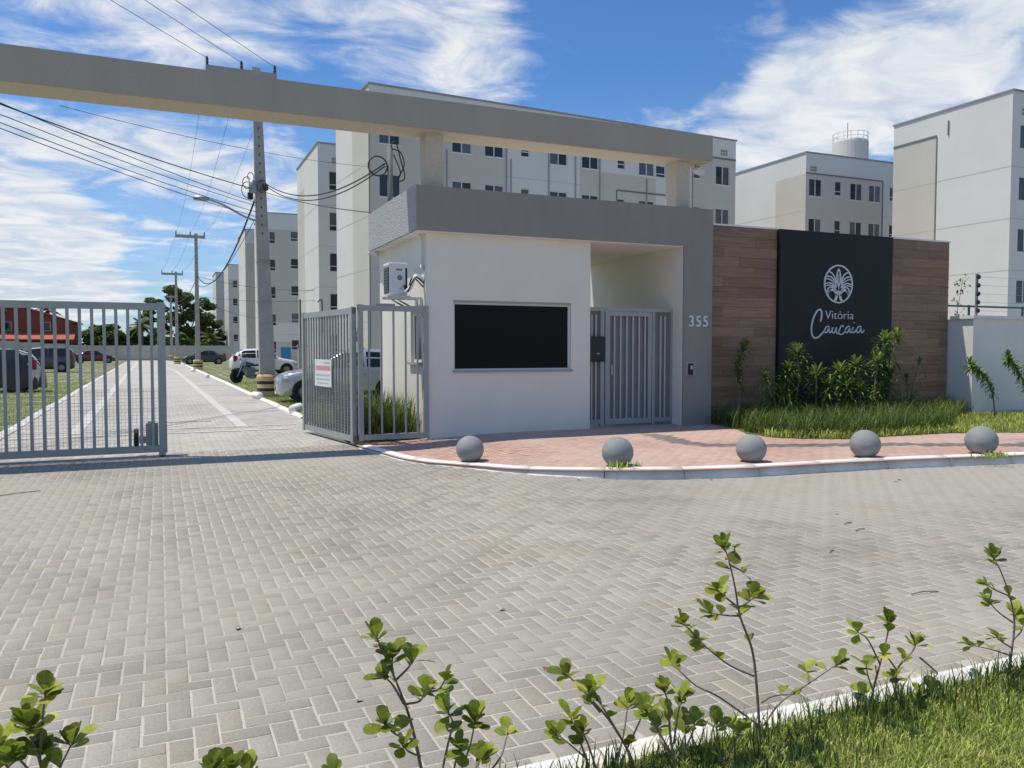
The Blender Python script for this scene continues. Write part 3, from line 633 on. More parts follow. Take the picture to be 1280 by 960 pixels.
for z0, z1, segs, m in ((.05, .13, ((-.38, -.30), (-.285, -.21), (-.195, -.11), (-.095, -.03), (-.015, .06), (.075, .15), (.165, .23), (.245, .32), (.335, .39)), RED), (-.05, -.015, ((-.36, -.2), (-.18, .05), (.07, .2), (.22, .36)), GRY), (-.12, -.09, ((-.36, -.1), (-.08, .12), (.14, .36)), GRY), (-.19, -.16, ((-.3, 0), (.03, .3)), GRY), (.17, .2, ((.05, .36),), GRY)):
    mb = MB()
    for a, b in segs: mb.box(-b, -a, .006, .0085, z0, z1)
    mb.build('print', m, nt_)
fx = gate_leaf('fixed_panel', 'narrow grey fixed barred panel beside the guardhouse corner', (2.95, 13.02, 0), 0, 1.19, 2.31, 5, 0, .08, .09, .10, .03)
MB().box(.30, .62, -.02, .02, 2.312, 2.345).build('cap_plate', M_GATE, fx)

# ================================================================== FEATURE WALL WITH SIGN
FY, FT = 13.06, 4.04
fw_ = thing('feature_wall', 'tall wall clad in brown wood-look planks beside the guardhouse', 'wall', (9.9, FY, 0)); FO = (9.9, FY, 0)
MB().box(9.892, 16.72, FY+.022, FY+.24, 0, FT).build('core', M_GROUT, fw_, off=FO)
def coping(x0, x1): MB().box(x0, x1, FY-.01, FY+.26, FT+.001, FT+.035).build('coping', M_WHITE, fw_, off=FO)
coping(9.9, 11.66); coping(14.85, 16.74)
tiles = {}
def tilemesh(w):
    k = round(w, 3)
    if k not in tiles:
        tiles[k] = MB().bbox(0, w-.004, 0, .02, 0, .196, .0025).mesh('wood_tile', M_WOOD)
    return tiles[k]
for x0, x1 in ((9.892, 11.655), (14.85, 16.715)):
    for r_ in range(20):
        z = .04+r_*.2; off_ = (r_*.4) % 1.2; x = x0-off_
        if z+.196 > FT+.01: break
        while x < x1-.01:
            a, b = max(x, x0), min(x+1.2, x1)
            if b-a > .02: link('wood_tile', tilemesh(b-a), fw_, (a-FO[0], random.uniform(-.002, .002), z))
            x += 1.2
es = thing('entrance_sign', 'tall black sign panel with round palm emblem and silver lettering', 'sign', (13.25, FY-.04, .1)); SO = (13.25, FY-.04, .1)
MB().bbox(11.66, 14.845, FY-.075, FY+.02, .1, FT+.015, .008).build('panel', M_SIGN, es, off=SO)
SY = FY-.077
def spx(x, y): p = onY(x, y, SY); return p.x, p.z
cxs, czs = spx(1047.5, 355.2); RE = .41
def ribbon(mb, pts, w, closed=False):
    """flat raised stroke on the sign plane, pts in (x, z), w width or list"""
    n = len(pts); ws = w if isinstance(w, list) else [w]*n; L_, R_ = [], []
    for i, p in enumerate(pts):
        a = pts[(i-1) % n] if closed or i else pts[i]; b = pts[(i+1) % n] if closed or i < n-1 else pts[i]
        t = Vector((b[0]-a[0], b[1]-a[1])); t = t.normalized() if t.length > 1e-9 else Vector((1, 0)); nn = Vector((-t.y, t.x))*ws[i]/2
        L_.append((p[0]+nn.x, p[1]+nn.y)); R_.append((p[0]-nn.x, p[1]-nn.y))
    for i in range(n if closed else n-1):
        j = (i+1) % n; q = [L_[i], L_[j], R_[j], R_[i]]
        mb.add([(a, SY-.022, b) for a, b in q]+[(a, SY+.004, b) for a, b in q], [(0, 1, 2, 3), (7, 6, 5, 4), (0, 4, 5, 1), (1, 5, 6, 2), (2, 6, 7, 3), (3, 7, 4, 0)])
def curve2(pts, n=7): return [(p.x, p.y) for p in catmull([(a, b, 0) for a, b in pts], n)]
def E(pts): return curve2([(cxs+RE*a, czs+RE*b) for a, b in pts])
mb = MB(); ribbon(mb, [(cxs+RE*.95*math.cos(t*math.pi/24), czs+RE*.96*math.sin(t*math.pi/24)) for t in range(48)], .030, True)
MB.build(mb, 'emblem_ring', M_LETTER, es, off=SO)
mb = MB(); ribbon(mb, E([(0, .8), (-.1, .55), (-.12, .25), (-.03, -.12)]), .026); ribbon(mb, E([(0, .8), (.1, .55), (.12, .25), (.03, -.12)]), .026); ribbon(mb, E([(0, .5), (0, -.3)]), .012)
for s in (-1, 1):
    for tip, c1, c2, w in (((.66, .63), (.40, .5), (.16, .12), .026), ((.82, .38), (.5, .34), (.15, .0), .026), ((.88, .26), (.55, .2), (.2, -.05), .02), ((.9, .0), (.55, .04), (.16, -.18), .026), ((.9, -.12), (.6, -.07), (.22, -.2), .02), ((.8, -.42), (.62, -.18), (.25, -.22), .026), ((.7, -.52), (.5, -.28), (.22, -.3), .02)):
        ribbon(mb, E([(s*tip[0], tip[1]), (s*c1[0], c1[1]), (s*c2[0], c2[1]), (s*.05, -.34)]), w)
    ribbon(mb, E([(s*.05, -.28), (s*.1, -.5), (s*.16, -.75), (s*.27, -.9)]), .055)
    ribbon(mb, E([(s*.72, -.58), (s*.62, -.38), (s*.4, -.33), (s*.2, -.45), (s*.14, -.62)]), .03)
mb.build('emblem_palm', M_LETTER, es, off=SO)
me = textmesh('Vitória', .265, .012, -.0045); me.materials.clear(); me.materials.append(M_LETTER)
tx, tz = spx(1048.6, 399); link('lettering', me, es, (tx-SO[0], SY-.010-SO[1], tz-SO[2]), (math.pi/2, 0, 0), scale=(1.12, 1, 1))
# script word, drawn stroke by stroke in pixels of the enlarged photograph
def zp(a, b): return spx(960+a/7.11, 310+b/7.11)
strokes = [[(462, 655), (472, 605), (470, 560), (452, 546), (428, 566), (404, 612), (386, 675), (381, 735), (391, 783), (413, 801), (441, 793), (470, 765), (500, 735)]]
def glyph_a(x): return [[(x+44, 702), (x+28, 696), (x+10, 712), (x+2, 738), (x+10, 754), (x+26, 744), (x+42, 712), (x+46, 700), (x+42, 730), (x+46, 752), (x+58, 748), (x+70, 728)]]
def glyph_u(x): return [[(x+2, 705), (x-2, 735), (x+6, 756), (x+22, 746), (x+36, 706), (x+34, 740), (x+44, 762), (x+58, 752), (x+64, 738)]]
def glyph_c(x): return [[(x+42, 702), (x+34, 690), (x+18, 700), (x+4, 735), (x+8, 765), (x+26, 768), (x+48, 750), (x+62, 728)]]
def glyph_i(x): return [[(x+6, 704), (x+0, 738), (x+8, 754), (x+24, 742), (x+34, 724)], [(x+13, 664), (x+17, 668)]]
strokes += glyph_a(496)+glyph_u(568)+glyph_c(624)+glyph_a(680)+glyph_i(746)+glyph_a(780)
mb = MB()
for s in strokes:
    c = curve2([zp(*q) for q in s], 6); ribbon(mb, c, .028 if len(s) > 12 else .023)
mb.build('script_lettering', M_LETTER, es, off=SO)

# ================================================================== WHITE BOUNDARY WALL
bw = thing('boundary_wall', 'low white rendered boundary wall with coping beyond the plank wall', 'wall', (16.76, 12.45, 0)); BO = (16.76, 12.45, 0)
MB().box(16.76, 45, 12.45, 12.62, 0, 2.28).build('wall', M_BWALL, bw, off=BO)
MB().box(16.76, 16.93, 12.62, 13.9, 0, 2.28).build('return_wall', M_BWALL, bw, off=BO)
MB().box(16.70, 45, 12.40, 12.67, 2.28, 2.35).build('coping', M_WHITE, bw, off=BO)
MB().box(16.70, 16.98, 12.67, 13.0, 2.281, 2.349).build('coping', M_WHITE, bw, off=BO)
for i, (x, y) in enumerate(((16.95, 12.53), (16.84, 13.25), (22.5, 12.53))):
    ep = thing('electric_fence_post', ['dark electric fence post on the white wall pier', 'electric fence post beside the plank wall edge', 'electric fence post further along the white wall'][i], 'fence post', (x, y, 2.34))
    MB().tube([(0, 0, -.02), (0, 0, .95)], .03, 8).build('post', M_TRIM, ep)
    for k in range(5): MB().lathe([(.015, -.03), (.05, -.015), (.05, .015), (.015, .03)], 8, (0, -.045, .12+.19*k), 'y').build('insulator', M_BLACK, ep)
for k in range(5):
    mb = MB(); mb.tube([(16.95, 12.47, 2.46+.19*k), (22.5, 12.47, 2.455+.19*k)], .004, 4); o = mb.build('fence_wire', M_STEEL)
    tag(o, ['lowest', 'second lowest', 'middle', 'second highest', 'highest'][k]+' strand of electric fence wire above the white wall', 'wire')
gf = thing('green_fence', 'dark green tubular railing behind the white boundary wall', 'fence', (17, 16.5, 0))
for z in (2.86, 1.6, .5): MB().tube([(0, 0, z), (14, 0, z)], .03, 6).build('rail', M_GREENP, gf)
for i in range(6): MB().tube([(.2+i*2.4, 0, 0), (.2+i*2.4, 0, 2.9)], .035, 6).build('post', M_GREENP, gf)

# ================================================================== SPHERE BOLLARDS
sph = MB(); sph.lathe([(.0001 if i in (0, 24) else .2*math.sin(math.pi*i/24)*(1.02 if i == 12 else 1), -.2*math.cos(math.pi*i/24)) for i in range(25)], 40); sphm = sph.mesh('sphere', M_BALL, True)
BL = ['below the guardhouse left corner', 'below the pedestrian gate passage', 'in front of the grass bed left end', 'in front of the black entrance sign', 'in front of the plank wall right end']
for i, (x, y) in enumerate(((590, 577), (776, 583), (944, 578), (1087, 572), (1233, 568))):
    p = G(x, y, SWZ if i else .055); zb_ = swz(p.x); s = (.96, 1.0, .97, 1.0, 1.06)[i]
    b = thing('sphere_bollard', 'grey concrete sphere bollard on red paving '+BL[i], 'bollard', (p.x, p.y+.08, zb_), random.uniform(0, 6), 'sphere bollards along the pavement kerb')
    link('sphere', sphm, b, (0, 0, .175*s), (random.uniform(-.15, .15), random.uniform(-.15, .15), 0), scale=(s, s, s*.98))

# ================================================================== APARTMENT BUILDINGS
FRW = {}
def winmeshes(w, h):
    k = (w, h)
    if k not in FRW:
        f = MB(); fr = .045
        f.box(0, w, .03, .09, 0, fr).box(0, w, .03, .09, h-fr, h).box(0, fr, .03, .09, fr, h-fr).box(w-fr, w, .03, .09, fr, h-fr)
        if w > .8: f.box(w/2-.03, w/2+.03, .025, .085, fr, h-fr)
        else: f.box(fr, w-fr, .028, .085, h*.27, h*.27+.05)
        p = []
        if w > .8:
            for a, b in ((fr, w/2-.03), (w/2+.03, w-fr)): p.append(MB().box(a, b, .055, .065, fr, h-fr))
        else:
            p = [MB().box(fr, w-fr, .055, .065, fr, h*.27), MB().box(fr, w-fr, .055, .065, h*.27+.05, h-fr)]
        s = MB().box(-.04, w+.04, -.03, .10, -.05, 0)
        FRW[k] = (f.mesh('window', M_ALU), [q.mesh('pane', M_PANE) for q in p], [q.mesh('pane', M_CURT) for q in p], s.mesh('sill', M_WHITE))
    return FRW[k]
def building(label, origin, rz, W, D, H, wins, zones=None, gz=None, rows=5, trims=(), pipes=(), extra=None, storey=2.7, top=12.1, vents=(), lowrows=0):
    """front facade along +x facing -y, left gable facing -x; wins = (u0, width, height, sill above row datum)"""
    t = thing('apartment_building', label, 'building', origin, rz)
    holes = []
    for r_ in range(rows):
        z = top-storey*r_
        for (u, w, h, dz) in wins: holes.append((u, u+w, z+dz, z+dz+h))
    mb = MB()
    us = sorted(set([0, W]+[h[0] for h in holes]+[h[1] for h in holes]+[z[0] for z in zones or []]+[z[1] for z in zones or []]))
    zs = sorted(set([0, H]+[h[2] for h in holes]+[h[3] for h in holes]+[z[2] for z in zones or []]+[z[3] for z in zones or []]))
    for a, b in zip(us, us[1:]):
        for c, e in zip(zs, zs[1:]):
            mu, mz = (a+b)/2, (c+e)/2
            if any(h[0] < mu < h[1] and h[2] < mz < h[3] for h in holes): continue
            mb.mi = 0
            for z in zones or []:
                if z[0] < mu < z[1] and z[2] < mz < z[3]: mb.mi = z[4]
            mb.add([(a, 0, c), (b, 0, c), (b, 0, e), (a, 0, e)], [(0, 1, 2, 3)])
    mb.mi = 0
    for a, b, c, e in holes:
        for p, q in (((a, c), (b, c)), ((b, c), (b, e)), ((b, e), (a, e)), ((a, e), (a, c))):
            mb.add([(p[0], 0, p[1]), (q[0], 0, q[1]), (q[0], .12, q[1]), (p[0], .12, p[1])], [(0, 1, 2, 3)])
    cuts = sorted(set([0, D]+[g[0] for g in gz or []]+[g[1] for g in gz or []])); zc = sorted(set([0, H]+[g[2] for g in gz or []]+[g[3] for g in gz or []]))
    for a, b in zip(cuts, cuts[1:]):
        for c, e in zip(zc, zc[1:]):
            mb.mi = 0
            for g in gz or []:
                if g[0] < (a+b)/2 < g[1] and g[2] < (c+e)/2 < g[3]: mb.mi = g[4]
            mb.add([(0, a, c), (0, b, c), (0, b, e), (0, a, e)], [(3, 2, 1, 0)])
    mb.mi = 0
    mb.add([(W, 0, 0), (W, D, 0), (W, D, H), (W, 0, H)], [(0, 1, 2, 3)]); mb.add([(0, D, 0), (W, D, 0), (W, D, H), (0, D, H)], [(3, 2, 1, 0)])
    me = mb.mesh('wall', [M_APTW, M_APTC], fix=False); link('wall', me, t)
    MB().box(.2, W-.2, .2, D-.2, H-.55, H-.5).build('roof', M_COP, t)
    MB().box(-.06, W+.06, -.06, .2, H, H+.09).box(-.06, .2, .2, D+.06, H, H+.09).box(W-.2, W+.06, .2, D+.06, H, H+.09).box(.2, W-.2, D-.2, D+.06, H, H+.09).build('coping', M_COP, t)
    for r_ in range(rows):
        z = top-storey*r_
        for (u, w, h, dz) in wins:
            fm, pp, pc_, sm = winmeshes(w, h); f = link('window', fm, t, (u, .02, z+dz))
            link('sill', sm, f, (0, -.02, 0))
            for q in range(len(pp)): link('pane', (pp if random.random() < .62 else pc_)[q], f)
    # joint bands between storeys and trims
    for r_ in range(rows-1):
        z = top-storey*r_-1.0
        MB().box(-.006, W+.006, -.006, .0, z, z+.05).box(-.006, 0, .0, D, z, z+.05).build('storey_joint', M_APTC, t)
    for (u0, u1, z0, z1) in trims: MB().box(u0, u1, -.035, .0, z0, z1).build('trim', M_TRIM, t)
    for (u, z0, z1) in pipes: MB().tube([(u, -.05, z0), (u, -.05, z1)], .032, 6).build('downpipe', M_COP, t)
    for (u, z0) in vents:
        v = MB().box(u, u+.6, -.02, .0, z0, z0+.42).build('vent_block', M_APTC, t)
        for i in range(3):
            for k in range(2): MB().box(u+.05+i*.19, u+.17+i*.19, -.024, -.02, z0+.05+k*.19, z0+.17+k*.19).build('vent_hole', M_TRIM, v)
    if extra: extra(t)
    return t
bigw = lambda u: (u, 1.16, 1.2, 0)
smw = lambda u: (u, .55, .95, .22)
aA = math.radians(3.887)
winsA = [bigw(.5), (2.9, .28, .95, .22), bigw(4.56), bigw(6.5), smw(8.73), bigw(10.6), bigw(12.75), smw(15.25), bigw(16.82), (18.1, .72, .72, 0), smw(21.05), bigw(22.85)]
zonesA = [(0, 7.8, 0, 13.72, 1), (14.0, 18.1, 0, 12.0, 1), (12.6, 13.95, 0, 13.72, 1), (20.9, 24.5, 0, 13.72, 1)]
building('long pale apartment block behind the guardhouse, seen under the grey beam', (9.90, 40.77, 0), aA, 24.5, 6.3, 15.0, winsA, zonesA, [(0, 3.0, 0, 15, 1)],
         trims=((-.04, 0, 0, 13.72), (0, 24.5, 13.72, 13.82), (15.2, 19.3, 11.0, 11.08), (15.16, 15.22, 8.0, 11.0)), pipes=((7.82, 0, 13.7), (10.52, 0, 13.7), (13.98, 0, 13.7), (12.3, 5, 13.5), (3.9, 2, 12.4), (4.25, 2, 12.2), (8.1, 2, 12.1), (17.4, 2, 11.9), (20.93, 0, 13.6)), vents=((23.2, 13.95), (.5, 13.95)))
building('tall apartment block beside the road directly left of the long block', (9.73, 54.3, 0), 0, 20, 8.7, 15.15, [(.72, .75, 1.25, .05), bigw(3), smw(6), bigw(8)], None, [(5.5, 8.7, 0, 13.2, 1)], vents=((.9, 13.9),))
def blue_door(t):
    d = MB().box(1.5, 2.45, -.05, .0, .05, 1.75).build('door', M_BLUE, t); MB().box(2.3, 2.35, -.07, -.05, .85, .95).build('handle', M_STEEL, d)
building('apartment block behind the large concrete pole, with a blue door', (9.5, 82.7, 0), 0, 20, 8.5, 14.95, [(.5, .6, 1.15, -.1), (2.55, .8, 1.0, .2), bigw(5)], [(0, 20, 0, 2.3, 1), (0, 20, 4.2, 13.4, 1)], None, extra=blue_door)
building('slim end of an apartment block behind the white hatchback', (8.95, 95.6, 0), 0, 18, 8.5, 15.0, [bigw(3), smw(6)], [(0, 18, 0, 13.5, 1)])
building('distant apartment block with stacked side windows along the road', (9.5, 128, 0), 0, 18, 8.5, 14.2, [(.6, .7, 1.1, -.6), bigw(3)], [(0, 18, 0, 12, 1)], top=11.4)
building('farthest apartment block at the end of the row', (8.6, 142, 0), 0, 18, 9, 14.2, [bigw(3)], None, top=11.4)
winsG = [bigw(.3), (2.65, .6, 1.0, .2), bigw(4.08), bigw(5.87), (7.9, .6, 1.0, .2), bigw(10), bigw(13)]
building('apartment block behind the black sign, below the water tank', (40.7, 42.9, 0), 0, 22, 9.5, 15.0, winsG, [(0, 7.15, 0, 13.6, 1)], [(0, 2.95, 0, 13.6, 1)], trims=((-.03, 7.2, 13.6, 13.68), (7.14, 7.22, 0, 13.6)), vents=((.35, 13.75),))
def gtrim(t):
    MB().box(-.035, 0, 4.45, 7.4, 13.68, 13.78).build('trim', M_TRIM, t); MB().box(-.035, 0, 4.40, 4.47, 0, 13.68).build('trim', M_TRIM, t)
    MB().tube([(-.04, 3.7, 13.6), (-.04, 3.7, 14.4)], .04, 6).build('spout', M_TRIM, t)
building('apartment block with a blank white side behind the white boundary wall', (40.8, 28.4, 0), 0, 22, 7.4, 15.0, [(.65, 1.16, 1.25, 0), smw(3), bigw(5), bigw(8)], None, [(4.45, 7.4, 0, 13.68, 1)], extra=gtrim, vents=((.7, 13.8),))
# water tank
wt = thing('water_tank', 'round white water tower with railing behind the apartment block', 'water tower', (62, 59.5, 0))
MB().lathe([(1.65, 0), (1.65, 21.6), (1.6, 21.75), (.2, 21.95)], 32).build('tank', mat('tank_white', (.66, .64, .58), .7, .04, 1), wt, smooth=False)
for z in (22.05, 22.45): MB().tube([(1.62*math.cos(i*math.pi/16), 1.62*math.sin(i*math.pi/16), z) for i in range(33)], .025, 5).build('guard_rail', M_ALU, wt)
for i in range(16): MB().tube([(1.62*math.cos(i*math.pi/8), 1.62*math.sin(i*math.pi/8), 21.6), (1.62*math.cos(i*math.pi/8), 1.62*math.sin(i*math.pi/8), 22.5)], .022, 5).build('rail_post', M_ALU, wt)
MB().tube([(-1.0, -.6, 21.7), (-1.0, -.6, 23.3)], .035, 6).build('lightning_rod', M_TRIM, wt)

# ================================================================== FAR END OF THE ROAD
ew = thing('perimeter_wall', 'pale grey perimeter wall closing the end of the inner road', 'wall', (0, 122, 0))
for i in range(7):
    x0 = -9+i*2.8; MB().box(x0, x0+2.78, 0, .18, 0, 2.05).build('wall_panel', M_ENDW, ew)
MB().box(-3.0, -2.7, -.1, 0, 0, 2.15).build('pier', M_ENDW, ew); MB().box(3.0, 3.3, -.1, 0, 0, 2.15).build('pier', M_ENDW, ew)
lw = thing('garden_wall', 'pale wall stepping up the slope in front of the brick house', 'wall', (-9.05, 122, 0))
for i in range(8): MB().box(-2.6*(i+1)+.02, -2.6*i, 0, .18, 0, 2.1+.18*i).build('wall_panel', M_ENDW, lw)
bh = thing('brick_house', 'red brick house with gabled front behind the pale wall', 'house', (-17, 132, 0))
mb = MB(); mb.prism([(-9, 0), (5.6, 0), (5.6, 5.5), (-1.4, 7.7), (-9, 5.4)], 0, 10, lambda a, b, c: (a, c, b)); mb.build('wall', M_BRICK, bh)
mb = MB(); mb.add([(-9.4, -.4, 5.4), (-1.4, -.4, 7.86), (-1.4, 10.4, 7.86), (-9.4, 10.4, 5.4), (-9.4, -.4, 5.2), (-1.4, -.4, 7.68), (-1.4, 10.4, 7.68), (-9.4, 10.4, 5.2)], [(0, 1, 2, 3), (7, 6, 5, 4), (0, 4, 5, 1), (3, 2, 6, 7), (0, 3, 7, 4)])
mb.add([(6, -.4, 5.5), (-1.4, -.4, 7.86), (-1.4, 10.4, 7.86), (6, 10.4, 5.5), (6, -.4, 5.3), (-1.4, -.4, 7.68), (-1.4, 10.4, 7.68), (6, 10.4, 5.3)], [(3, 2, 1, 0), (4, 5, 6, 7), (1, 5, 4, 0), (7, 6, 2, 3), (4, 7, 3, 0)]); mb.build('roof', M_ROOFT, bh)
mb = MB(); mb.add([(-9, -.1, 3.9), (5.8, -.1, 3.9), (5.8, -2.6, 2.95), (-9, -2.6, 2.95), (-9, -.1, 3.75), (5.8, -.1, 3.75), (5.8, -2.6, 2.8), (-9, -2.6, 2.8)], [(0, 1, 2, 3), (7, 6, 5, 4), (0, 4, 5, 1), (2, 6, 7, 3), (1, 5, 6, 2), (3, 7, 4, 0)]); mb.build('porch_roof', M_ROOFT, bh)
for x in (-8.7, -5.2, -1.6, 2, 5.5): MB().box(x-.12, x+.12, -2.5, -2.26, 0, 2.85).build('porch_post', M_BRICK, bh)
for x, w in ((-5.6, 1.0), (-3.2, 1.1), (1.5, 1.2)):
    f = MB().box(x, x+w, -.06, .0, 4.1, 5.4).build('window', M_ENDW, bh); MB().box(x+.12, x+w-.12, -.075, -.06, 4.2, 5.3).build('pane', M_PANE, f)

# ================================================================== POLES AND WIRES
def pole(label, x, y, H, lean=0.0, arm=2.1, aoff=0.0, wb=.19, wt_=.11):
    t = thing('utility_pole', label, 'utility pole', (x, y, 0), 0, 'concrete utility poles along the road')
    mb = MB(); a, b, c, d = wb, .16, wt_, .09
    mb.add([(-a, -b, 0), (a, -b, 0), (a, b, 0), (-a, b, 0), (-c+lean, -d, H), (c+lean, -d, H), (c+lean, d, H), (-c+lean, d, H)], [(3, 2, 1, 0), (4, 5, 6, 7), (0, 1, 5, 4), (1, 2, 6, 5), (2, 3, 7, 6), (3, 0, 4, 7)]); sh = mb.build('shaft', M_CONC, t)
    for z in (3.1, 4.4):
        s_ = a+(c-a)*z/H; MB().box(-s_-.012+lean*z/H, s_+.012+lean*z/H, -.18, .18, z, z+.05).build('strap', M_CONC, sh)
    for i in range(int((H-5.5)/.28)):
        z = 5.3+.28*i; MB().box(-.02+lean*z/H, .02+lean*z/H, -b-(d-b)*z/H-.002, -b-(d-b)*z/H+.01, z, z+.07).build('step_hole', M_BAND, sh)
    ring = MB().lathe([(.30, 0), (.34, .02), (.345, .6), (.36, .62), (.36, .70), (.32, .76), (.2, .77)], 24).build('protective_ring', M_YEL, t, smooth=False)
    for z in (.22, .45): MB().lathe([(.346, z), (.349, z+.01), (.349, z+.09), (.346, z+.10)], 24).build('black_band', M_BAND, ring)
    x0 = lean+aoff
    ca = MB().box(x0-arm/2, x0+arm/2, -.24, -.10, H-.38, H-.16).build('crossarm', M_CONC, t)
    for k in (-1, 0, 1): MB().lathe([(.02, 0), (.05, .03), (.03, .07), (.055, .1), (.03, .15), (.05, .18), (.02, .28)], 8, (x0+k*(arm/2-.05), -.16, H-.16)).build('insulator', M_PORC, ca)
    return t
P1 = pole('tall concrete utility pole with street lamp arm next to the silver car', 3.22, 27.4, 10.62, -.25, 2.15, -.45, .255, .125)
P2 = pole('slim concrete utility pole in front of the large leafy tree', 2.62, 66, 10.35, 0, 2.1, -.4)
P3 = pole('thin concrete utility pole before the perimeter wall', 1.62, 92, 9.7, 0, 2.1, -.35)
P4 = pole('thinnest concrete utility pole at the end of the road', 1.35, 115, 8.7, 0, 1.0)
sl = thing('street_lamp', 'street lamp on a curved steel arm fixed to the tall pole', 'street lamp', (2.75, 27.2, 5.7))
MB().tube(catmull([(.2, 0, 0), (-.2, -.02, .12), (-.8, -.05, .42), (-1.15, -.06, .55), (-1.35, -.06, .60)], 6), .035, 7).build('arm', M_STEEL, sl, smooth=True)
MB().lathe([(.02, -.42), (.07, -.38), (.09, -.1), (.06, .02), (.03, .06)], 12, (-1.32, -.06, .6), 'x').build('lamp_head', M_STEEL, sl, smooth=True)
MB().lathe([(.05, -.2), (.12, -.18), (.12, .2), (.05, .22)], 10, (.03, -.2, 1.05)).build('junction_drum', M_STEEL, sl, smooth=True)
def coilbits():
    t = thing('cable_bundle', 'tangled black cable loops on the tall concrete pole', 'cable bundle', (2.95, 27.22, 6.75))
    for k in range(4):
        c = Vector((random.uniform(-.35, .3), -.05, random.uniform(-.1, .35))); r_ = random.uniform(.14, .3)
        MB().tube([c+Vector((r_*math.cos(a)*.7, .02*math.sin(3*a), r_*math.sin(a))) for a in [2*math.pi*i/18*random.uniform(.97, 1.03) for i in range(19)]], .013, 5).build('loop', M_WIRE, t)
    MB().lathe([(.03, -.12), (.09, -.1), (.09, .1), (.03, .12)], 9, (-.22, 0, -.25)).build('splice_box', M_WIRE, t)
    MB().lathe([(.03, -.1), (.1, -.08), (.1, .1), (.03, .12)], 9, (.24, -.02, .05)).build('splice_box', M_WIRE, t)
coilbits()
def wire(label, a, b, sag=0, r=.012, ext=None, n=18):
    a, b = Vector(a), Vector(b)
    pts = [a.lerp(b, i/n)-Vector((0, 0, sag*4*(i/n)*(1-i/n))) for i in range(n+1)]
    o = MB().tube(pts, r*.72, 5).build('overhead_wire', M_WIRE, smooth=True); return tag(o, label, 'wire', 'overhead wires')
def far(a, b, k): a, b = Vector(a), Vector(b); return a+(b-a)*k
arms = [(3.22-.70+k*1.02, 27.22, 10.68) for k in (-1, 0, 1)]
for k, px_ in enumerate((145, 187, 225)):
    q = G(px_, 0, 10.75); wire(['left', 'middle', 'right'][k]+' power line from the tall pole crossarm rising over the beam', arms[k], far(arms[k], q, 4.5), .12, .011)
    wire(['left', 'middle', 'right'][k]+' thin power line between the tall pole and the slim pole', arms[k], (2.22+(k-1)*1.0, 65.8, 10.4), .9, .008)
    wire(['left', 'middle', 'right'][k]+' thin power line between the slim pole and the thin pole', (2.22+(k-1)*1.0, 65.8, 10.4), (1.27+(k-1), 91.8, 9.75), .5, .012)
att = Vector((2.93, 27.25, 5.95))
for k, (x, y) in enumerate(((0, 129), (0, 139), (0, 146), (20, 123))):
    a = att+Vector((0, 0, [.25, .05, -.1, .35][k])); q = G(x, y, a.z+.1); wire(['upper', 'second', 'lowest', 'slack'][k]+' low voltage cable leaving the tall pole over the driveway gate', a, far(a, q, 1.7), .22, .013)
wire('thick cable from the left passing the tall pole towards the guardhouse mast', far((2.95, 27.2, 6.7), G(0, 118, 6.6), 1.6), (2.95, 27.2, 6.7), .2, .02)
wire('cable from the tall pole to the guardhouse roof', (2.95, 27.2, 6.72), (4.0, 16.0, 4.32), .1, .014)
wire('drooping service cable from the tall pole to the guardhouse mast', (3.1, 27.2, 7.0), (4.12, 15.7, 5.25), .55, .022)
wire('second service cable from the tall pole to the guardhouse mast', (3.1, 27.2, 6.95), (4.12, 15.7, 5.2), .62, .02)
wire('thin dotted-looking line crossing behind the tall pole to the long block', G(75, 132, 8.2), (10.0, 41, 10.9), .25, .012)
wire('thick drooping cable bundle between the tall pole and the slim pole', (2.95, 27.4, 6.6), (2.7, 66, 7.1), 1.5, .045)
wire('second cable between the tall pole and the slim pole', (2.93, 27.4, 5.9), (2.7, 66, 6.4), .8, .016)
wire('cable from the slim pole to the tall block', (2.7, 66, 7.1), (9.8, 56, 5.6), .3, .02)
wire('lower cable from the slim pole to the tall block', (2.7, 66, 5.6), (9.8, 56, 4.9), .2, .016)
wire('cable bundle between the slim pole and the thin pole', (2.6, 66, 6.9), (1.6, 92, 6.6), .6, .035)
wire('cable from the slim pole to the rows of blocks', (2.6, 66, 5.4), (9.6, 84, 4.6), .3, .02)
# meter pillar by the tall block
mp = thing('meter_pillar', 'brownish meter pillar with bent conduit beside the tall block', 'meter pillar', tuple(onY(378, 451, 50)[:2])+(0,))
MB().bbox(-.25, .25, -.2, .2, 0, 1.75, .02).build('pillar', M_CONC, mp); MB().box(-.3, .3, -.25, .25, 1.75, 1.83).build('cap', M_CONC, mp)
MB().tube([(-.1, 0, 1.8), (-.1, 0, 4.6)], .06, 6).build('conduit', M_TRIM, mp)
MB().tube(catmull([(1.2, -.1, 2.6), (1.2, -.1, 4.4), (1.1, -.1, 4.6), (.95, -.1, 4.45)], 5), .05, 6).build('conduit', M_TRIM, mp)

# ================================================================== VEHICLES
def lerp_tab(tab, x):
    for (x0, *a), (x1, *b) in zip(tab, tab[1:]):
        if x <= x1:
            t = (x-x0)/(x1-x0); t = max(0, min(1, t)); return [p+(q-p)*t for p, q in zip(a, b)]
    return list(tab[-1][1:])
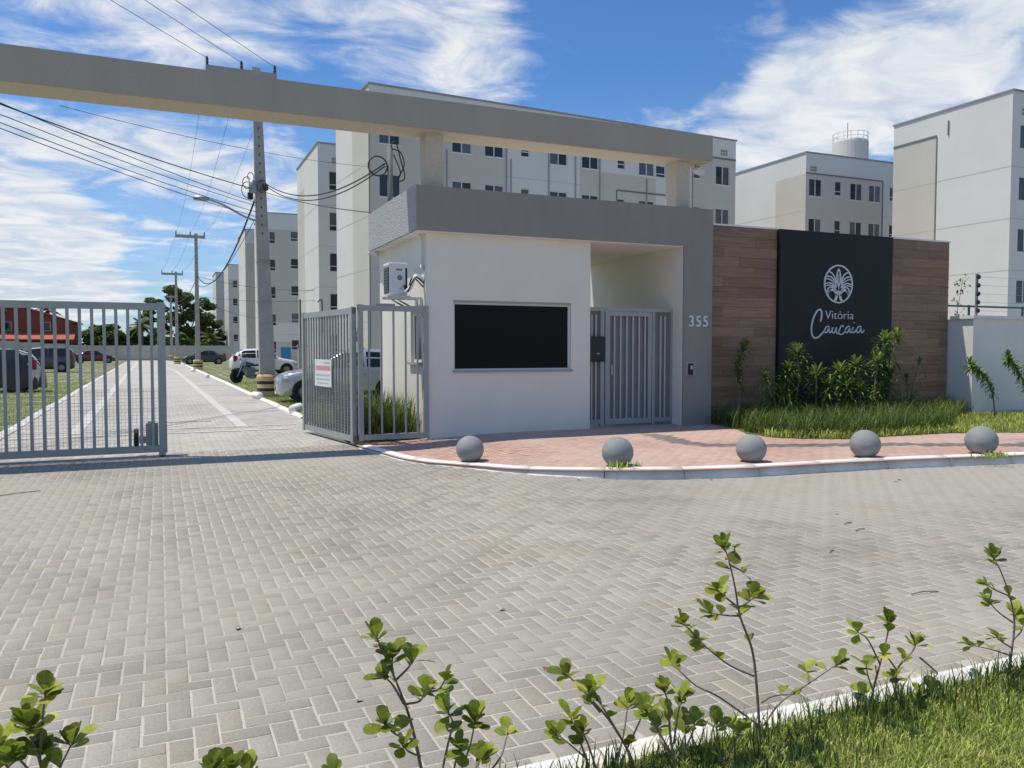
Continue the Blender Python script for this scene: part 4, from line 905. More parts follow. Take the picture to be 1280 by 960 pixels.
# station tables: x, half width, floor z, belt z, roof z, roof half width
HATCH = [(0, .55, .32, .62, .66, .5), (.08, .74, .22, .74, .78, .62), (.35, .85, .20, .84, .88, .7), (.95, .88, .20, .94, .98, .72), (1.25, .885, .2, .97, 1.12, .69), (1.85, .885, .2, .98, 1.50, .60), (2.5, .885, .2, .99, 1.57, .60), (3.2, .88, .2, 1.01, 1.53, .59), (3.62, .86, .22, 1.03, 1.36, .58), (3.85, .82, .27, 1.0, 1.06, .62), (3.96, .66, .36, .82, .88, .56)]
SEDAN = [(0, .55, .32, .6, .63, .5), (.08, .74, .22, .70, .74, .62), (.4, .85, .20, .80, .84, .7), (1.1, .87, .20, .9, .94, .72), (1.35, .875, .2, .92, 1.02, .69), (2.0, .875, .2, .93, 1.38, .58), (2.6, .875, .2, .94, 1.43, .58), (3.1, .875, .2, .95, 1.36, .57), (3.6, .86, .22, .97, 1.04, .62), (4.15, .82, .25, .95, 1.0, .68), (4.3, .66, .36, .75, .8, .56)]
VAN = [(0, .6, .32, .66, .7, .5), (.1, .8, .22, .80, .84, .65), (.4, .88, .20, .92, .97, .74), (.9, .9, .20, 1.02, 1.07, .75), (1.1, .9, .2, 1.04, 1.17, .72), (1.75, .9, .2, 1.05, 1.62, .66), (2.5, .9, .2, 1.06, 1.70, .66), (3.9, .9, .2, 1.08, 1.68, .66), (4.2, .88, .22, 1.08, 1.45, .66), (4.32, .84, .27, 1.05, 1.12, .68), (4.38, .7, .36, .85, .9, .6)]
def car(name, label, loc, rz, paint, tab, glassx, cat='car', rim=M_RIM):
    """nose at x=0 pointing to local -x, tail at +x; glassx = (windscreen x0, x1, rear x0, x1)"""
    t = thing(name, label, cat, loc, rz); L_ = tab[-1][0]; N_ = 44
    def ring(x):
        w, zb, be, ro, rw = lerp_tab(tab, x)
        return [(w*.86, zb), (w*.97, zb+.07), (w, zb+(be-zb)*.45), (w*.995, zb+(be-zb)*.8), (w*.965, be), (w*.965+(rw-w*.965)*.5, be+(ro-be)*.55), (rw, ro-.02), (rw*.55, ro+.012), (0, ro+.018)]
    xs_ = sorted(set([L_*i/N_ for i in range(N_+1)])); vs = []; fs = []
    for x in xs_:
        r_ = ring(x); full = [(x, y, z) for y, z in r_]+[(x, -y, z) for y, z in r_[-2::-1]]; vs += full
    n = len(full)
    for i in range(N_):
        for k in range(n): fs.append((i*n+k, i*n+(k+1) % n, (i+1)*n+(k+1) % n, (i+1)*n+k))
    fs.append(tuple(range(n))); fs.append(tuple(N_*n+k for k in range(n)))
    body = MB().add(vs, fs).build('body', paint, t, smooth=True)
    def side_pt(x, f, s, off=.012):
        w, zb, be, ro, rw = lerp_tab(tab, x); return (x, s*(w*.965+(rw-w*.965)*f+off), be+(ro-be)*f)
    a0, a1, b0, b1 = glassx
    for s in (1, -1):
        for x0, x1 in ((a0+.35, (a1+b0)/2-.04), ((a1+b0)/2+.04, b0+.25*(b1-b0))):
            g = []; k = 6
            for i in range(k+1):
                x = x0+(x1-x0)*i/k; top = .86
                g += [side_pt(x, .06, s), side_pt(x, top*.55, s), side_pt(x, top, s)]
            MB().add(g, [(i*3+j, (i+1)*3+j, (i+1)*3+j+1, i*3+j+1) for i in range(k) for j in (0, 1)]).build('side_window', M_CGLASS, t, smooth=True)
    for nm, x0, x1 in (('windscreen', a0+.04, a1-.05), ('rear_window', b0+.04, b1-.05)):
        g = []; k = 5
        for i in range(k+1):
            x = x0+(x1-x0)*i/k; w, zb, be, ro, rw = lerp_tab(tab, x)
            for q in (-.92, -.5, 0, .5, .92): g.append((x+(-.012 if nm == 'windscreen' else .012), rw*q, ro+.026-.02*abs(q)))
        MB().add(g, [(i*5+j, (i+1)*5+j, (i+1)*5+j+1, i*5+j+1) for i in range(k) for j in range(4)]).build(nm, M_CGLASS, t, smooth=True)
    for x in (.78, L_-.78):
        w = lerp_tab(tab, x)[0]
        for s in (1, -1):
            MB().lathe([(.1, -.01), (.375, -.01), (.385, 0), (.375, .01), (.1, .01)], 24, (x, s*(w+.004), .33), 'y').build('wheel_arch', M_BLACK, t)
            wh = MB().lathe([(.2, -.1), (.29, -.1), (.315, -.07), (.315, .07), (.29, .1), (.2, .1)], 24, (x, s*(w-.08), .315), 'y').build('wheel', M_TYRE, t)
            rm = MB().lathe([(.0, -.03), (.07, -.035), (.19, -.01), (.21, .0), (.19, .01), (.0, .03)], 20, (x, s*(w+.012), .315), 'y').build('rim', rim, wh)
    w0 = lerp_tab(tab, .2)[0]
    for s in (1, -1):
        MB().bbox(.10, .42, s*w0*.92-.12, s*w0*.92+.12 if s > 0 else s*w0*.92+.12, .60, .74, .04).build('headlight', M_HEAD, t, smooth=True)
        wl, zb, be, ro, rw = lerp_tab(tab, L_-.2)
        MB().bbox(L_-.34, L_-.10, s*wl*.9-.09, s*wl*.9+.09, be-.2, be+.16, .035).build('tail_light', M_TAIL, t, smooth=True)
        xm = a0+.42; wm = lerp_tab(tab, xm)[0]; MB().bbox(xm-.08, xm+.06, s*(wm+.08)-.1, s*(wm+.08)+.1, 1.0, 1.14, .04).build('mirror', paint, t, smooth=True)
    MB().box(.015, .06, -.42, .42, .34, .50).build('grille', M_BLACK, t); MB().box(.0, .05, -.3, .3, .24, .32).build('number_plate', M_ALU, t)
    MB().box(L_-.06, L_+.005, -.26, .26, .62, .73).build('number_plate', M_ALU, t)
    for s in (1, -1): MB().box(.45, L_-.4, s*lerp_tab(tab, 2)[0]*.99-.02, s*lerp_tab(tab, 2)[0]*.99+.02, .2, .3).build('sill_trim', M_BLACK, t)
    return t
def paint(n, c, metal=.3): return mat(n, c, .32, .02, 1, metal=metal, spec=.5, coat=.7)
SIL, WHT, GREY, REDC, DRK = paint('silver_paint', (.42, .43, .44), .5), paint('white_car_paint', (.66, .66, .65), 0), paint('dark_grey_paint', (.045, .05, .062), .3), paint('dark_red_paint', (.13, .008, .014), .2), paint('charcoal_paint', (.03, .032, .036), .3)
car('parked_car', 'silver hatchback parked nose to the road behind the open gate', (3.1, 24.6, .03), R(-3), SIL, HATCH, (.95, 1.85, 3.2, 3.85))
WS = car('parked_car', 'white hatchback with dark windows parked beyond the motorcycle', (7.75, 51.2, .03), R(183), WHT, HATCH, (.95, 1.85, 3.2, 3.85))
car('parked_car', 'dark car parked behind the slim pole near the perimeter wall', (1.9, 88, .03), R(2), DRK, SEDAN, (1.15, 2.0, 3.1, 3.6))
car('parked_car', 'dark grey minivan parked on the grass past the covered car', (-9.7, 62, .03), R(2), GREY, VAN, (.95, 1.75, 3.9, 4.3), 'van')
car('parked_car', 'dark red saloon parked on the grass near the perimeter wall', (-4.55, 100, .03), R(183), REDC, SEDAN, (1.15, 2.0, 3.1, 3.6))
CC = car('parked_car', 'silver hatchback half hidden under a black tarpaulin', (-8.0, 34.2, .03), R(2), SIL, HATCH, (.95, 1.85, 3.2, 3.85))
# tarpaulin thrown over the last car: draped skirt with folds, roof left bare
def tarp():
    L_ = 3.96; vs = []; fs = []; na, nz = 120, 9
    for k in range(nz+1):
        f = k/nz
        for i in range(na):
            th = 2*math.pi*i/na; cx, sx = math.cos(th), math.sin(th); sc = max(abs(cx), abs(sx))
            ex, ey = (abs(cx)**.5)*(1 if cx > 0 else -1), (abs(sx)**.5)*(1 if sx > 0 else -1)
            x = L_/2+ex*(L_/2+.12-.16*f**4); y = ey*(1.0-.22*f**3)
            tb = lerp_tab(HATCH, min(max(x, 0), L_)); ztop = min(tb[3], 1.3)+.03
            z = .14+.05*math.sin(i*.9)+.03*math.sin(i*2.3)+(max(tb[2], .4)+ .0)*0+f*((tb[3]-.05 if 1.3 < x < 3.6 else tb[3]-.02)-.14)
            z = .13+.05*math.sin(i*.7)*(1-f)+f*(ztop+(.22 if 1.6 < x < 3.3 else .02)-.13)
            fold = (.03*math.sin(i*1.3+2*f)+.02*math.sin(i*2.9+5*f))*(1.1-f)
            vs.append((x+cx*fold, y+sx*fold+(.012 if y > 0 else -.012), z))
    for k in range(nz):
        for i in range(na): fs.append((k*na+i, k*na+(i+1) % na, (k+1)*na+(i+1) % na, (k+1)*na+i))
    o = MB().add(vs, fs).build('car_cover', M_TARP, None, (-8.0, 34.2, .03), (0, 0, R(2)), smooth=True)
    tag(o, 'wrinkled black tarpaulin draped over the silver hatchback on the grass', 'car cover')
tarp()
def motorcycle(loc, rz):
    t = thing('motorcycle', 'black motorcycle parked on the grass between pole and white hatchback', 'motorcycle', loc, rz)
    for x in (0, 1.35):
        w = MB().lathe([(.2, -.05), (.27, -.055), (.31, -.02), (.31, .02), (.27, .055), (.2, .05), (.2, -.05)], 24, (x, 0, .31), 'y').build('wheel', M_TYRE, t)
        mb = MB()
        for k in range(5): a = 2*math.pi*k/5; mb.tube([(x, 0, .31), (x+.21*math.cos(a), 0, .31+.21*math.sin(a))], .018, 5)
        mb.lathe([(.0, -.05), (.05, -.05), (.05, .05), (0, .05)], 12, (x, 0, .31), 'y'); mb.build('spokes', M_RIM, w)
    for s in (-.08, .08): MB().tube([(0, s, .31), (.33, s, 1.0)], .022, 7).build('fork', M_STEEL, t)
    MB().tube([(.30, -.38, 1.1), (.36, -.2, 1.05), (.36, .2, 1.05), (.30, .38, 1.1)], .016, 6).build('handlebar', M_BLACK, t)
    for s in (-1, 1): MB().tube([(.33, s*.22, 1.06), (.28, s*.28, 1.25)], .008, 5).build('mirror_stem', M_BLACK, t); MB().bbox(.26, .29, s*.30-.06, s*.30+.06, 1.24, 1.32, .01).build('mirror', M_BLACK, t)
    MB().bbox(.18, .30, -.09, .09, .82, 1.0, .035).build('headlight', M_HEAD, t, smooth=True)
    MB().add([(.38, -.13, .78), (.85, -.1, .78), (.85, .1, .78), (.38, .13, .78), (.42, -.1, 1.0), (.8, -.07, .9), (.8, .07, .9), (.42, .1, 1.0)], [(3, 2, 1, 0), (4, 5, 6, 7), (0, 1, 5, 4), (1, 2, 6, 5), (2, 3, 7, 6), (3, 0, 4, 7)]).build('fuel_tank', DRK, t)
    MB().add([(.8, -.1, .76), (1.6, -.09, .86), (1.6, .09, .86), (.8, .1, .76), (.8, -.1, .84), (1.6, -.08, .95), (1.6, .08, .95), (.8, .1, .84)], [(3, 2, 1, 0), (4, 5, 6, 7), (0, 1, 5, 4), (1, 2, 6, 5), (2, 3, 7, 6), (3, 0, 4, 7)]).build('seat', M_BLACK, t)
    MB().bbox(.45, .85, -.14, .14, .28, .72, .05).build('engine', M_TRIM, t, smooth=True)
    MB().tube([(.85, -.1, .32), (1.35, -.1, .31)], .03, 6).build('swingarm', M_BLACK, t); MB().tube([(.55, .15, .3), (.8, .17, .22), (1.5, .18, .36)], .045, 8).build('exhaust', M_STEEL, t, smooth=True)
    MB().tube([(-.25, 0, .55), (-.1, 0, .65), (.1, 0, .66), (.25, 0, .6)], .05, 6).build('mudguard', DRK, t); MB().tube([(1.3, 0, .85), (1.55, 0, .82), (1.75, 0, .62)], .05, 6).build('tail', DRK, t)
    MB().bbox(1.6, 1.66, -.06, .06, .82, .9, .015).build('tail_light', M_TAIL, t)
    MB().tube([(.7, -.1, .3), (.78, -.28, .0)], .014, 5).build('side_stand', M_STEEL, t)
motorcycle((3.15, 38.5, .03), R(20))

# ================================================================== VEGETATION
def blades(name, P, m, hmin, hmax, w, bend, parent=None, kind='stuff', z=None, tonefn=None):
    """grass: every blade a bent tapered strip; P = (n,3) roots"""
    P = np.asarray(P, float); n = len(P); a = rng.uniform(0, 2*np.pi, n); h = rng.uniform(hmin, hmax, n)*rng.uniform(.7, 1.0, n); b = h*rng.uniform(.1, bend, n)
    d = np.stack([np.cos(a), np.sin(a), 0*a], 1); s = np.stack([-np.sin(a), np.cos(a), 0*a], 1)*(w*rng.uniform(.6, 1.2, n))[:, None]
    up = np.array([0, 0, 1.])
    v = np.zeros((n, 7, 3)); k = [(0, 0, 1), (.4, .14, .9), (.75, .5, .65)]
    for i, (fz, fb, fwid) in enumerate(k):
        c = P+up*(h*fz)[:, None]+d*(b*fb)[:, None]; v[:, 2*i] = c-s*fwid/2; v[:, 2*i+1] = c+s*fwid/2
    v[:, 6] = P+up*(h*.97)[:, None]+d*b[:, None]
    base = (np.arange(n)*7)[:, None]
    F = np.concatenate([base+np.array(t) for t in ((0, 1, 3), (0, 3, 2), (2, 3, 5), (2, 5, 4), (4, 5, 6))])
    tone = np.repeat(rng.uniform(0, 1, n), 7)
    return link(name, npmesh(name, v.reshape(-1, 3), F, m, tone), parent, kind=kind)
# lawn at the photographer's feet
n = 190000; X = rng.uniform(-2.6, 6.6, n); Y = rng.uniform(.9, FGK-.10, n)
dens = np.sin(X*3.1+1)*np.sin(Y*5.3)+.6*np.sin(X*7.7)*np.sin(Y*8.9+2)
keep = rng.uniform(-1.6, 1.2, n) < dens+.9
keep &= (X > .4) | (rng.random(n) < .5)
o = blades('lawn_grass', np.stack([X, Y, np.full(n, .033)], 1)[keep], M_GRASSB, .018, .048, .0046, 1.2)
o['label'] = 'short bright green lawn grass behind the near white kerb'; o['category'] = 'grass'
n = 4200; X = rng.uniform(-2.6, 6.0, n); Y = FGK-.12-rng.uniform(0, 1, n)**2*.35
o = blades('kerb_grass', np.stack([X, Y, np.full(n, .033)], 1), M_TALL, .07, .16, .006, .8)
o['label'] = 'longer dark grass growing along the near white kerb'; o['category'] = 'grass'
# tall ornamental grass bed under the plank wall
BEDG = [(9.97, 13.0), (9.7, 12.0), (9.42, 11.1), (9.45, 10.5), (9.85, 10.1), (10.4, 9.92), (12.6, 9.95), (13.6, 10.5), (15.4, 11.8), (16.3, 12.35), (16.72, 12.4), (16.72, 13.0)]
sheet('planting_bed', BED, SWZ+.006, M_TURF)
pts = []
while len(pts) < 11000:
    x, y = random.uniform(9.3, 16.8), random.uniform(9.8, 13.0)
    if inpoly(x, y, BEDG) and (math.sin(x*5.1)*math.sin(y*6.3+x) > random.uniform(-.9, .5)): pts.append((x, y, SWZ))
pts += [(p[0]+random.gauss(0, .2), p[1], p[2]) for p in random.sample(pts, 500) if p[1] > 10.3]
o = blades('tall_grass', pts, M_TALL, .10, .56, .012, 1.4); o['label'] = 'dense tall grass bed in front of the plank wall'; o['category'] = 'grass'
pts = []
while len(pts) < 9000:
    x, y = random.uniform(12.6, 20), random.uniform(8.2, 12.4)
    if inpoly(x, y, BED) and not inpoly(x, y, BEDG): pts.append((x, y, SWZ))
o = blades('verge_grass', pts, M_GRASSB, .06, .13, .012, .8); o['label'] = 'short lawn beside the white boundary wall'; o['category'] = 'grass'
pts = []
while len(pts) < 1500:
    x = random.uniform(9.3, 13.9); y = 9.8+random.gauss(0, .12)+(max(0, 10.3-x)*.9)
    if inpoly(x, y, BED): pts.append((x, y, SWZ))
o = blades('edge_weeds', pts, M_GRASSB, .05, .2, .016, 1.0); o['label'] = 'pale weeds along the front edge of the tall grass bed'; o['category'] = 'weeds'
pts = [(random.uniform(3.02, 4.08), random.uniform(13.35, 15.3), 0) for i in range(1500)]
sheet('gate_bed', [(2.98, 13.2), (4.13, 13.2), (4.13, 16), (2.98, 16)], .03, M_SOIL)
o = blades('gate_bed_grass', pts, M_TALL, .55, 1.05, .018, .8); o['label'] = 'tall reedy grass behind the narrow fixed gate panel'; o['category'] = 'grass'
n = 26000; X = rng.uniform(3.0, 8.0, n); Y = 17+25*rng.uniform(0, 1, n)**1.6
o = blades('parking_grass', np.stack([X, Y, np.full(n, .02)], 1)[(X > 3.05-.0115*(Y-18))], M_GRASSB, .04, .10, .012, .8); o['label'] = 'grass of the parking strip right of the inner road'; o['category'] = 'grass'
n = 26000; X = rng.uniform(-9.0, -2.75, n); Y = 14+30*rng.uniform(0, 1, n)**1.5
o = blades('parking_grass', np.stack([X, Y, np.full(n, .02)], 1)[(X < -2.8-.0115*(Y-18))], M_GRASSB, .04, .10, .012, .8); o['label'] = 'grass of the parking strip left of the inner road'; o['category'] = 'grass'
for i, (x, y) in enumerate(((776, 584), (1236, 571))):
    p = G(x, y, SWZ); pp = [(p.x+random.gauss(0, .13), p.y-.06+random.gauss(0, .06), SWZ) for k in range(90)]
    o = blades('weed_tuft', pp, M_GRASSB, .03, .13, .012, 1.2); tag(o, 'pale weeds around the sphere bollard '+BL[1 if i == 0 else 4], 'weeds', 'weed tufts at the bollards')

# thick-leaved shrubs in the near garden strip
def leafmesh(name, m, fold=.25, curl=.18):
    prof = [(0, .03), (.16, .10), (.38, .25), (.62, .36), (.83, .33), (.96, .17), (1.0, .0)]; v = []; f = []
    for u, w in prof:
        zc = -curl*u*u; v += [(u, -w, zc+fold*w), (u, 0, zc), (u, w, zc+fold*w)]
    for i in range(len(prof)-1):
        for j in (0, 1): f.append((i*3+j, (i+1)*3+j, (i+1)*3+j+1, i*3+j+1))
    me = bpy.data.meshes.new(name); me.from_pydata(v, [], f); me.materials.append(m)
    me.polygons.foreach_set('use_smooth', [True]*len(f)); return me
LM = [leafmesh('leaf', M_CLUSIA, .22, .12), leafmesh('leaf', M_CLUSIA, .35, -.12), leafmesh('leaf', M_CLUSIA, .1, .3)]; LMY = leafmesh('leaf', M_CLUSY, .2, .2)
def put_leaf(root, base, p, d, size, roll=0):
    d = d.normalized(); z = Vector((0, 0, 1)); s = d.cross(z); s = s.normalized() if s.length > 1e-3 else Vector((1, 0, 0)); nup = s.cross(d)
    M = Matrix((d, -s, nup)).transposed().to_4x4() if False else Matrix([[d.x, -s.x, nup.x], [d.y, -s.y, nup.y], [d.z, -s.z, nup.z]]).to_4x4()
    M = M @ Matrix.Rotation(roll, 4, 'X')
    me = LMY if random.random() < .09 else random.choice(LM)
    o = bpy.data.objects.new('leaf', me); COL.objects.link(o); o.parent = root
    o.matrix_local = Matrix.Translation(p-base) @ M @ Matrix.Diagonal((size, size*random.uniform(.85, 1.1), size, 1))
def rosette(root, base, p, ax, n, size):
    ax = ax.normalized(); a = ax.orthogonal().normalized(); b = ax.cross(a); ph = random.uniform(0, 6)
    for i in range(n):
        th = ph+i*2.4; op = R(14+56*(i/n)**.9+random.uniform(-9, 9))
        d = ax*math.cos(op)+(a*math.cos(th)+b*math.sin(th))*math.sin(op)
        put_leaf(root, base, p-ax*.012*(i/n)*2, d, size*random.uniform(.6, 1.15)*(.7+.3*min(1, i/3+.3)), random.uniform(-.35, .35))
def shrub(label, Y, basepx, branches, scale=1.0):
    """branches: list of (pixel path, rosette leaves at the tip, side leaves); depth wanders a little round Y"""
    b0 = onY(*basepx, Y); base = Vector((b0.x, Y, .02)); root = thing('leafy_shrub', label, 'shrub', base, 0, 'thick-leaved shrubs along the near kerb'); mb = MB()
    for bi, (path, nl, ns) in enumerate(branches):
        k = len(path); w = random.uniform(-.16, .16)*(0 if bi == 0 else 1); pts = []
        for i, (x, y) in enumerate(path):
            f = i/max(1, k-1); pts.append(onY(x, y, Y+w*f*f))
        if bi == 0: pts = [Vector((base.x, Y, -.03))]+pts
        cv = catmull(pts, 5) if len(pts) > 2 else [pts[0].lerp(pts[1], t/4) for t in range(5)]
        r0 = (.0072 if bi == 0 else .0042)*scale; r1 = .0022*scale
        mb.tube(cv, [r0+(r1-r0)*i/(len(cv)-1) for i in range(len(cv))], 6)
        ax = (cv[-1]-cv[-3]); ax = ax.normalized()+Vector((0, 0, .5)); 
        if nl: rosette(root, base, cv[-1], ax, nl+1, .066*scale)
        for q in range(ns+1):
            j = int(len(cv)*random.uniform(.45, .95)); j = min(j, len(cv)-2); t = (cv[j+1]-cv[j]).normalized(); sd = Vector((random.uniform(-1, 1), random.uniform(-1, 1), random.uniform(-.2, .8)))
            put_leaf(root, base, cv[j], (t*.5+sd).normalized(), .062*scale*random.uniform(.7, 1.1), random.uniform(-.5, .5))
    mb.build('stem', M_STEM, root, off=base, smooth=True)
shrub('tallest shrub, single stem with sparse side branches beside the near kerb', 2.44, (952, 925), [
    ([(950, 925), (946, 860), (940, 812), (925, 770), (919, 735), (911, 700), (905, 684)], 8, 5), ([(942, 845), (913, 832), (890, 815), (872, 799)], 7, 5), ([(949, 907), (900, 872), (870, 857), (847, 836), (840, 828)], 8, 2),
    ([(954, 907), (977, 877), (1013, 853), (1048, 829)], 9, 1), ([(952, 878), (967, 870), (992, 868)], 0, 1), ([(923, 770), (905, 769), (887, 766)], 6, 2), ([(920, 757), (905, 745), (896, 736)], 6, 1), ([(922, 760), (936, 752), (944, 744)], 9, 3),
    ([(872, 799), (862, 787), (853, 779)], 7, 1), ([(1013, 853), (1010, 848), (1008, 838)], 6, 0), ([(913, 700), (918, 692), (918, 685)], 3, 0), ([(912, 706), (924, 712), (930, 716)], 2, 0)])
shrub('bushy shrub with many upright leaf clusters next to the tallest shrub', 2.46, (795, 985), [
    ([(795, 985), (790, 950), (765, 905), (735, 870), (708, 842)], 8, 3), ([(775, 920), (757, 890), (738, 860)], 8, 2), ([(750, 890), (738, 875), (735, 862)], 6, 1), ([(745, 960), (735, 930), (728, 915)], 8, 1), ([(735, 950), (712, 930), (695, 917)], 6, 0),
    ([(770, 960), (780, 915), (785, 880)], 8, 1), ([(775, 955), (798, 905), (806, 885)], 7, 2), ([(735, 955), (722, 918), (714, 898)], 6, 0)])
shrub('dense shrub with glossy leaves left of the tallest shrub stem', 2.40, (845, 960), [
    ([(843, 960), (838, 920), (835, 880), (830, 862)], 9, 3), ([(842, 930), (848, 890), (853, 870)], 8, 2), ([(838, 940), (815, 900), (808, 888)], 9, 2), ([(845, 950), (855, 920), (855, 905)], 7, 1), ([(850, 950), (866, 915), (868, 902)], 7, 1), ([(848, 955), (826, 925), (822, 905)], 8, 1)])
shrub('small two-stemmed shrub at the foot of the tallest shrub', 2.38, (905, 965), [([(905, 965), (897, 930), (896, 905)], 8, 1), ([(905, 955), (920, 925), (924, 912)], 8, 0)])
shrub('tall slanting shrub in the strip before the guardhouse window', 2.44, (535, 1010), [
    ([(535, 1010), (520, 930), (508, 885), (490, 840), (470, 795)], 8, 5), ([(492, 845), (490, 830), (491, 818)], 9, 1), ([(495, 850), (510, 835), (519, 822)], 4, 2), ([(508, 880), (525, 876), (533, 862)], 9, 4), ([(505, 880), (490, 855), (478, 845)], 6, 2),
    ([(518, 925), (495, 918), (482, 906)], 7, 3), ([(545, 1000), (560, 930), (566, 905), (560, 890)], 8, 2), ([(560, 1000), (585, 940), (594, 900)], 9, 2), ([(565, 1010), (620, 955), (632, 925), (634, 915)], 6, 0), ([(560, 1000), (570, 950), (576, 935)], 9, 2), ([(575, 1000), (595, 960), (604, 945)], 9, 1), ([(525, 945), (512, 940), (503, 932)], 6, 1), ([(533, 865), (548, 862), (556, 850)], 3, 1)])
shrub('low spreading shrub with bare twigs between tallest shrub and right-hand shrub', 2.50, (1088, 905), [
    ([(1088, 905), (1090, 870), (1100, 830), (1110, 790), (1109, 776)], 8, 4), ([(1100, 830), (1085, 800), (1072, 790)], 5, 0), ([(1092, 865), (1085, 845), (1083, 832)], 5, 1), ([(1087, 890), (1083, 872), (1078, 866)], 5, 0)])
shrub('twiggy shrub with a bare bent branch beside the right-hand shrub', 2.50, (1122, 905), [
    ([(1122, 905), (1120, 870), (1121, 838), (1140, 815), (1146, 803)], 7, 3), ([(1121, 838), (1112, 825), (1104, 818)], 3, 1), ([(1124, 880), (1116, 855), (1117, 845)], 5, 0), ([(1150, 822), (1165, 835), (1172, 842), (1165, 848)], 0, 1), ([(1126, 890), (1150, 872), (1168, 862)], 4, 1)])
shrub('leafy upright shrub at the end of the near garden strip', 2.55, (1264, 880), [
    ([(1264, 880), (1263, 830), (1268, 780), (1262, 745), (1250, 712), (1241, 696)], 11, 4), ([(1262, 745), (1245, 738), (1233, 730)], 6, 1), ([(1266, 778), (1248, 765), (1236, 752)], 6, 1), ([(1264, 820), (1240, 812), (1212, 806)], 6, 2), ([(1265, 810), (1252, 802), (1246, 796)], 6, 2), ([(1267, 790), (1268, 775), (1270, 765)], 9, 2), ([(1266, 800), (1276, 790), (1280, 780)], 9, 2), ([(1262, 870), (1266, 858), (1266, 852)], 6, 0)])
shrub('shrub with large leaf clusters across from the driveway gate', 2.52, (60, 1030), [
    ([(60, 1030), (52, 960), (40, 925), (42, 905)], 9, 3), ([(50, 940), (54, 890), (57, 866)], 9, 1), ([(45, 925), (35, 910), (32, 898)], 8, 2), ([(52, 965), (50, 945), (52, 935)], 10, 2), ([(62, 1000), (75, 960), (92, 925)], 9, 1), ([(50, 980), (25, 950), (12, 945)], 6, 3), ([(45, 990), (10, 960), (-5, 930)], 7, 1)])
shrub('low shrub showing a few leaf tips across from the open gate', 2.40, (285, 1040), [([(285, 1040), (268, 985), (265, 962)], 8, 0), ([(285, 1020), (287, 980), (290, 962)], 8, 0), ([(288, 1020), (306, 985), (308, 966)], 8, 0)])
shrub('lone leaf tip between the slanting shrub and the low shrub', 2.40, (420, 1040), [([(420, 1040), (418, 990), (417, 966)], 6, 0)])

# dracaenas before the plank wall
def strap_leaves(V, F, T, p, ax, n, ln, wd, droop, o0=20, o1=95):
    ax = ax.normalized(); a = ax.orthogonal().normalized(); b = ax.cross(a)
    for i in range(n):
        th = i*2.4+random.random(); op = R(o0+(o1-o0)*(i/n)); d = ax*math.cos(op)+(a*math.cos(th)+b*math.sin(th))*math.sin(op); l = ln*random.uniform(.7, 1.1)
        s = d.cross(Vector((0, 0, 1))); s = s.normalized()*wd/2 if s.length > 1e-3 else Vector((wd/2, 0, 0)); k = len(V); tn = random.random()
        q = p-ax*.10*(i/n); m1 = q+d*l*.45; m2 = q+d*l*.8-Vector((0, 0, droop*l*.35)); e = q+d*l-Vector((0, 0, droop*l))
        V += [q-s*.4, q+s*.4, m1-s, m1+s, m2-s*.7, m2+s*.7, e]; T += [tn]*7
        F += [(k, k+1, k+3), (k, k+3, k+2), (k+2, k+3, k+5), (k+2, k+5, k+4), (k+4, k+5, k+6)]
def dracaena(label, y, stems, m=M_DRAC, ln=.33, wd=.042, dense=False, rootz=SWZ, grp='dracaenas in front of the plank wall'):
    b = onY(*stems[0][0], y); base = Vector((b.x, y, rootz)); t = thing('dracaena', label, 'plant', base, 0, grp); V, F, T = [], [], []; mb = MB()
    for path in stems:
        w = random.uniform(-.2, .2); P = [onY(x, yy, y+w*i/len(path)) for i, (x, yy) in enumerate(path)]; P[0].z = rootz-.02
        cv = catmull(P, 5) if len(P) > 2 else [P[0].lerp(P[1], k/6) for k in range(7)]; mb.tube(cv, .016, 6)
        strap_leaves(V, F, T, cv[-1], (cv[-1]-cv[-3]).normalized()+Vector((0, 0, .4)), 44, ln, wd, .25)
        if dense:
            for j in range(len(cv)//3, len(cv)-1): strap_leaves(V, F, T, cv[j], cv[j+1]-cv[j], 13, ln*.75, wd, .35, 40, 110)
        else:
            for j in range(1, len(cv)-1): strap_leaves(V, F, T, cv[j]+Vector((random.gauss(0, .07), random.gauss(0, .07), 0)), cv[j+1]-cv[j], 9, ln*.8, wd, .4, 50, 120)
    mb.build('stem', M_STEM, t, off=base, smooth=True)
    V = [v-base for v in V]; link('foliage', npmesh('foliage', [tuple(v) for v in V], F, m, T), t)
dracaena('slender dracaena column against the planks beside the grey pillar', 12.75, [[(925, 535), (924, 480), (923, 455), (932, 432)]], dense=True, ln=.27)
dracaena('branching dracaena left of the black sign panel', 12.3, [[(972, 540), (968, 500), (957, 473)], [(985, 540), (985, 500), (975, 490)], [(995, 545), (985, 480), (986, 462)], [(985, 545), (998, 480), (996, 440)]])
dracaena('low dracaena under the word on the black sign', 12.3, [[(1020, 540), (1020, 490), (1021, 466)], [(1025, 540), (1035, 500), (1035, 482)]])
dracaena('dracaena pair in the middle of the black sign base', 12.2, [[(1045, 545), (1047, 490), (1049, 463)], [(1060, 545), (1058, 500), (1058, 481)], [(1072, 545), (1072, 470), (1071, 455)], [(1080, 545), (1075, 510), (1075, 487)]])
dracaena('tallest dracaena leaning across the right edge of the black sign', 12.3, [[(1090, 545), (1092, 500), (1097, 450)], [(1095, 545), (1100, 480), (1102, 440), (1106, 424)], [(1105, 545), (1105, 470), (1122, 420)], [(1110, 545), (1112, 490), (1112, 465)], [(1100, 540), (1098, 500), (1102, 478)]])
dracaena('sparse wilted dracaena before the right-hand planks', 12.75, [[(1135, 530), (1140, 490), (1150, 450)], [(1130, 530), (1135, 500), (1133, 470)]], ln=.14, wd=.025)
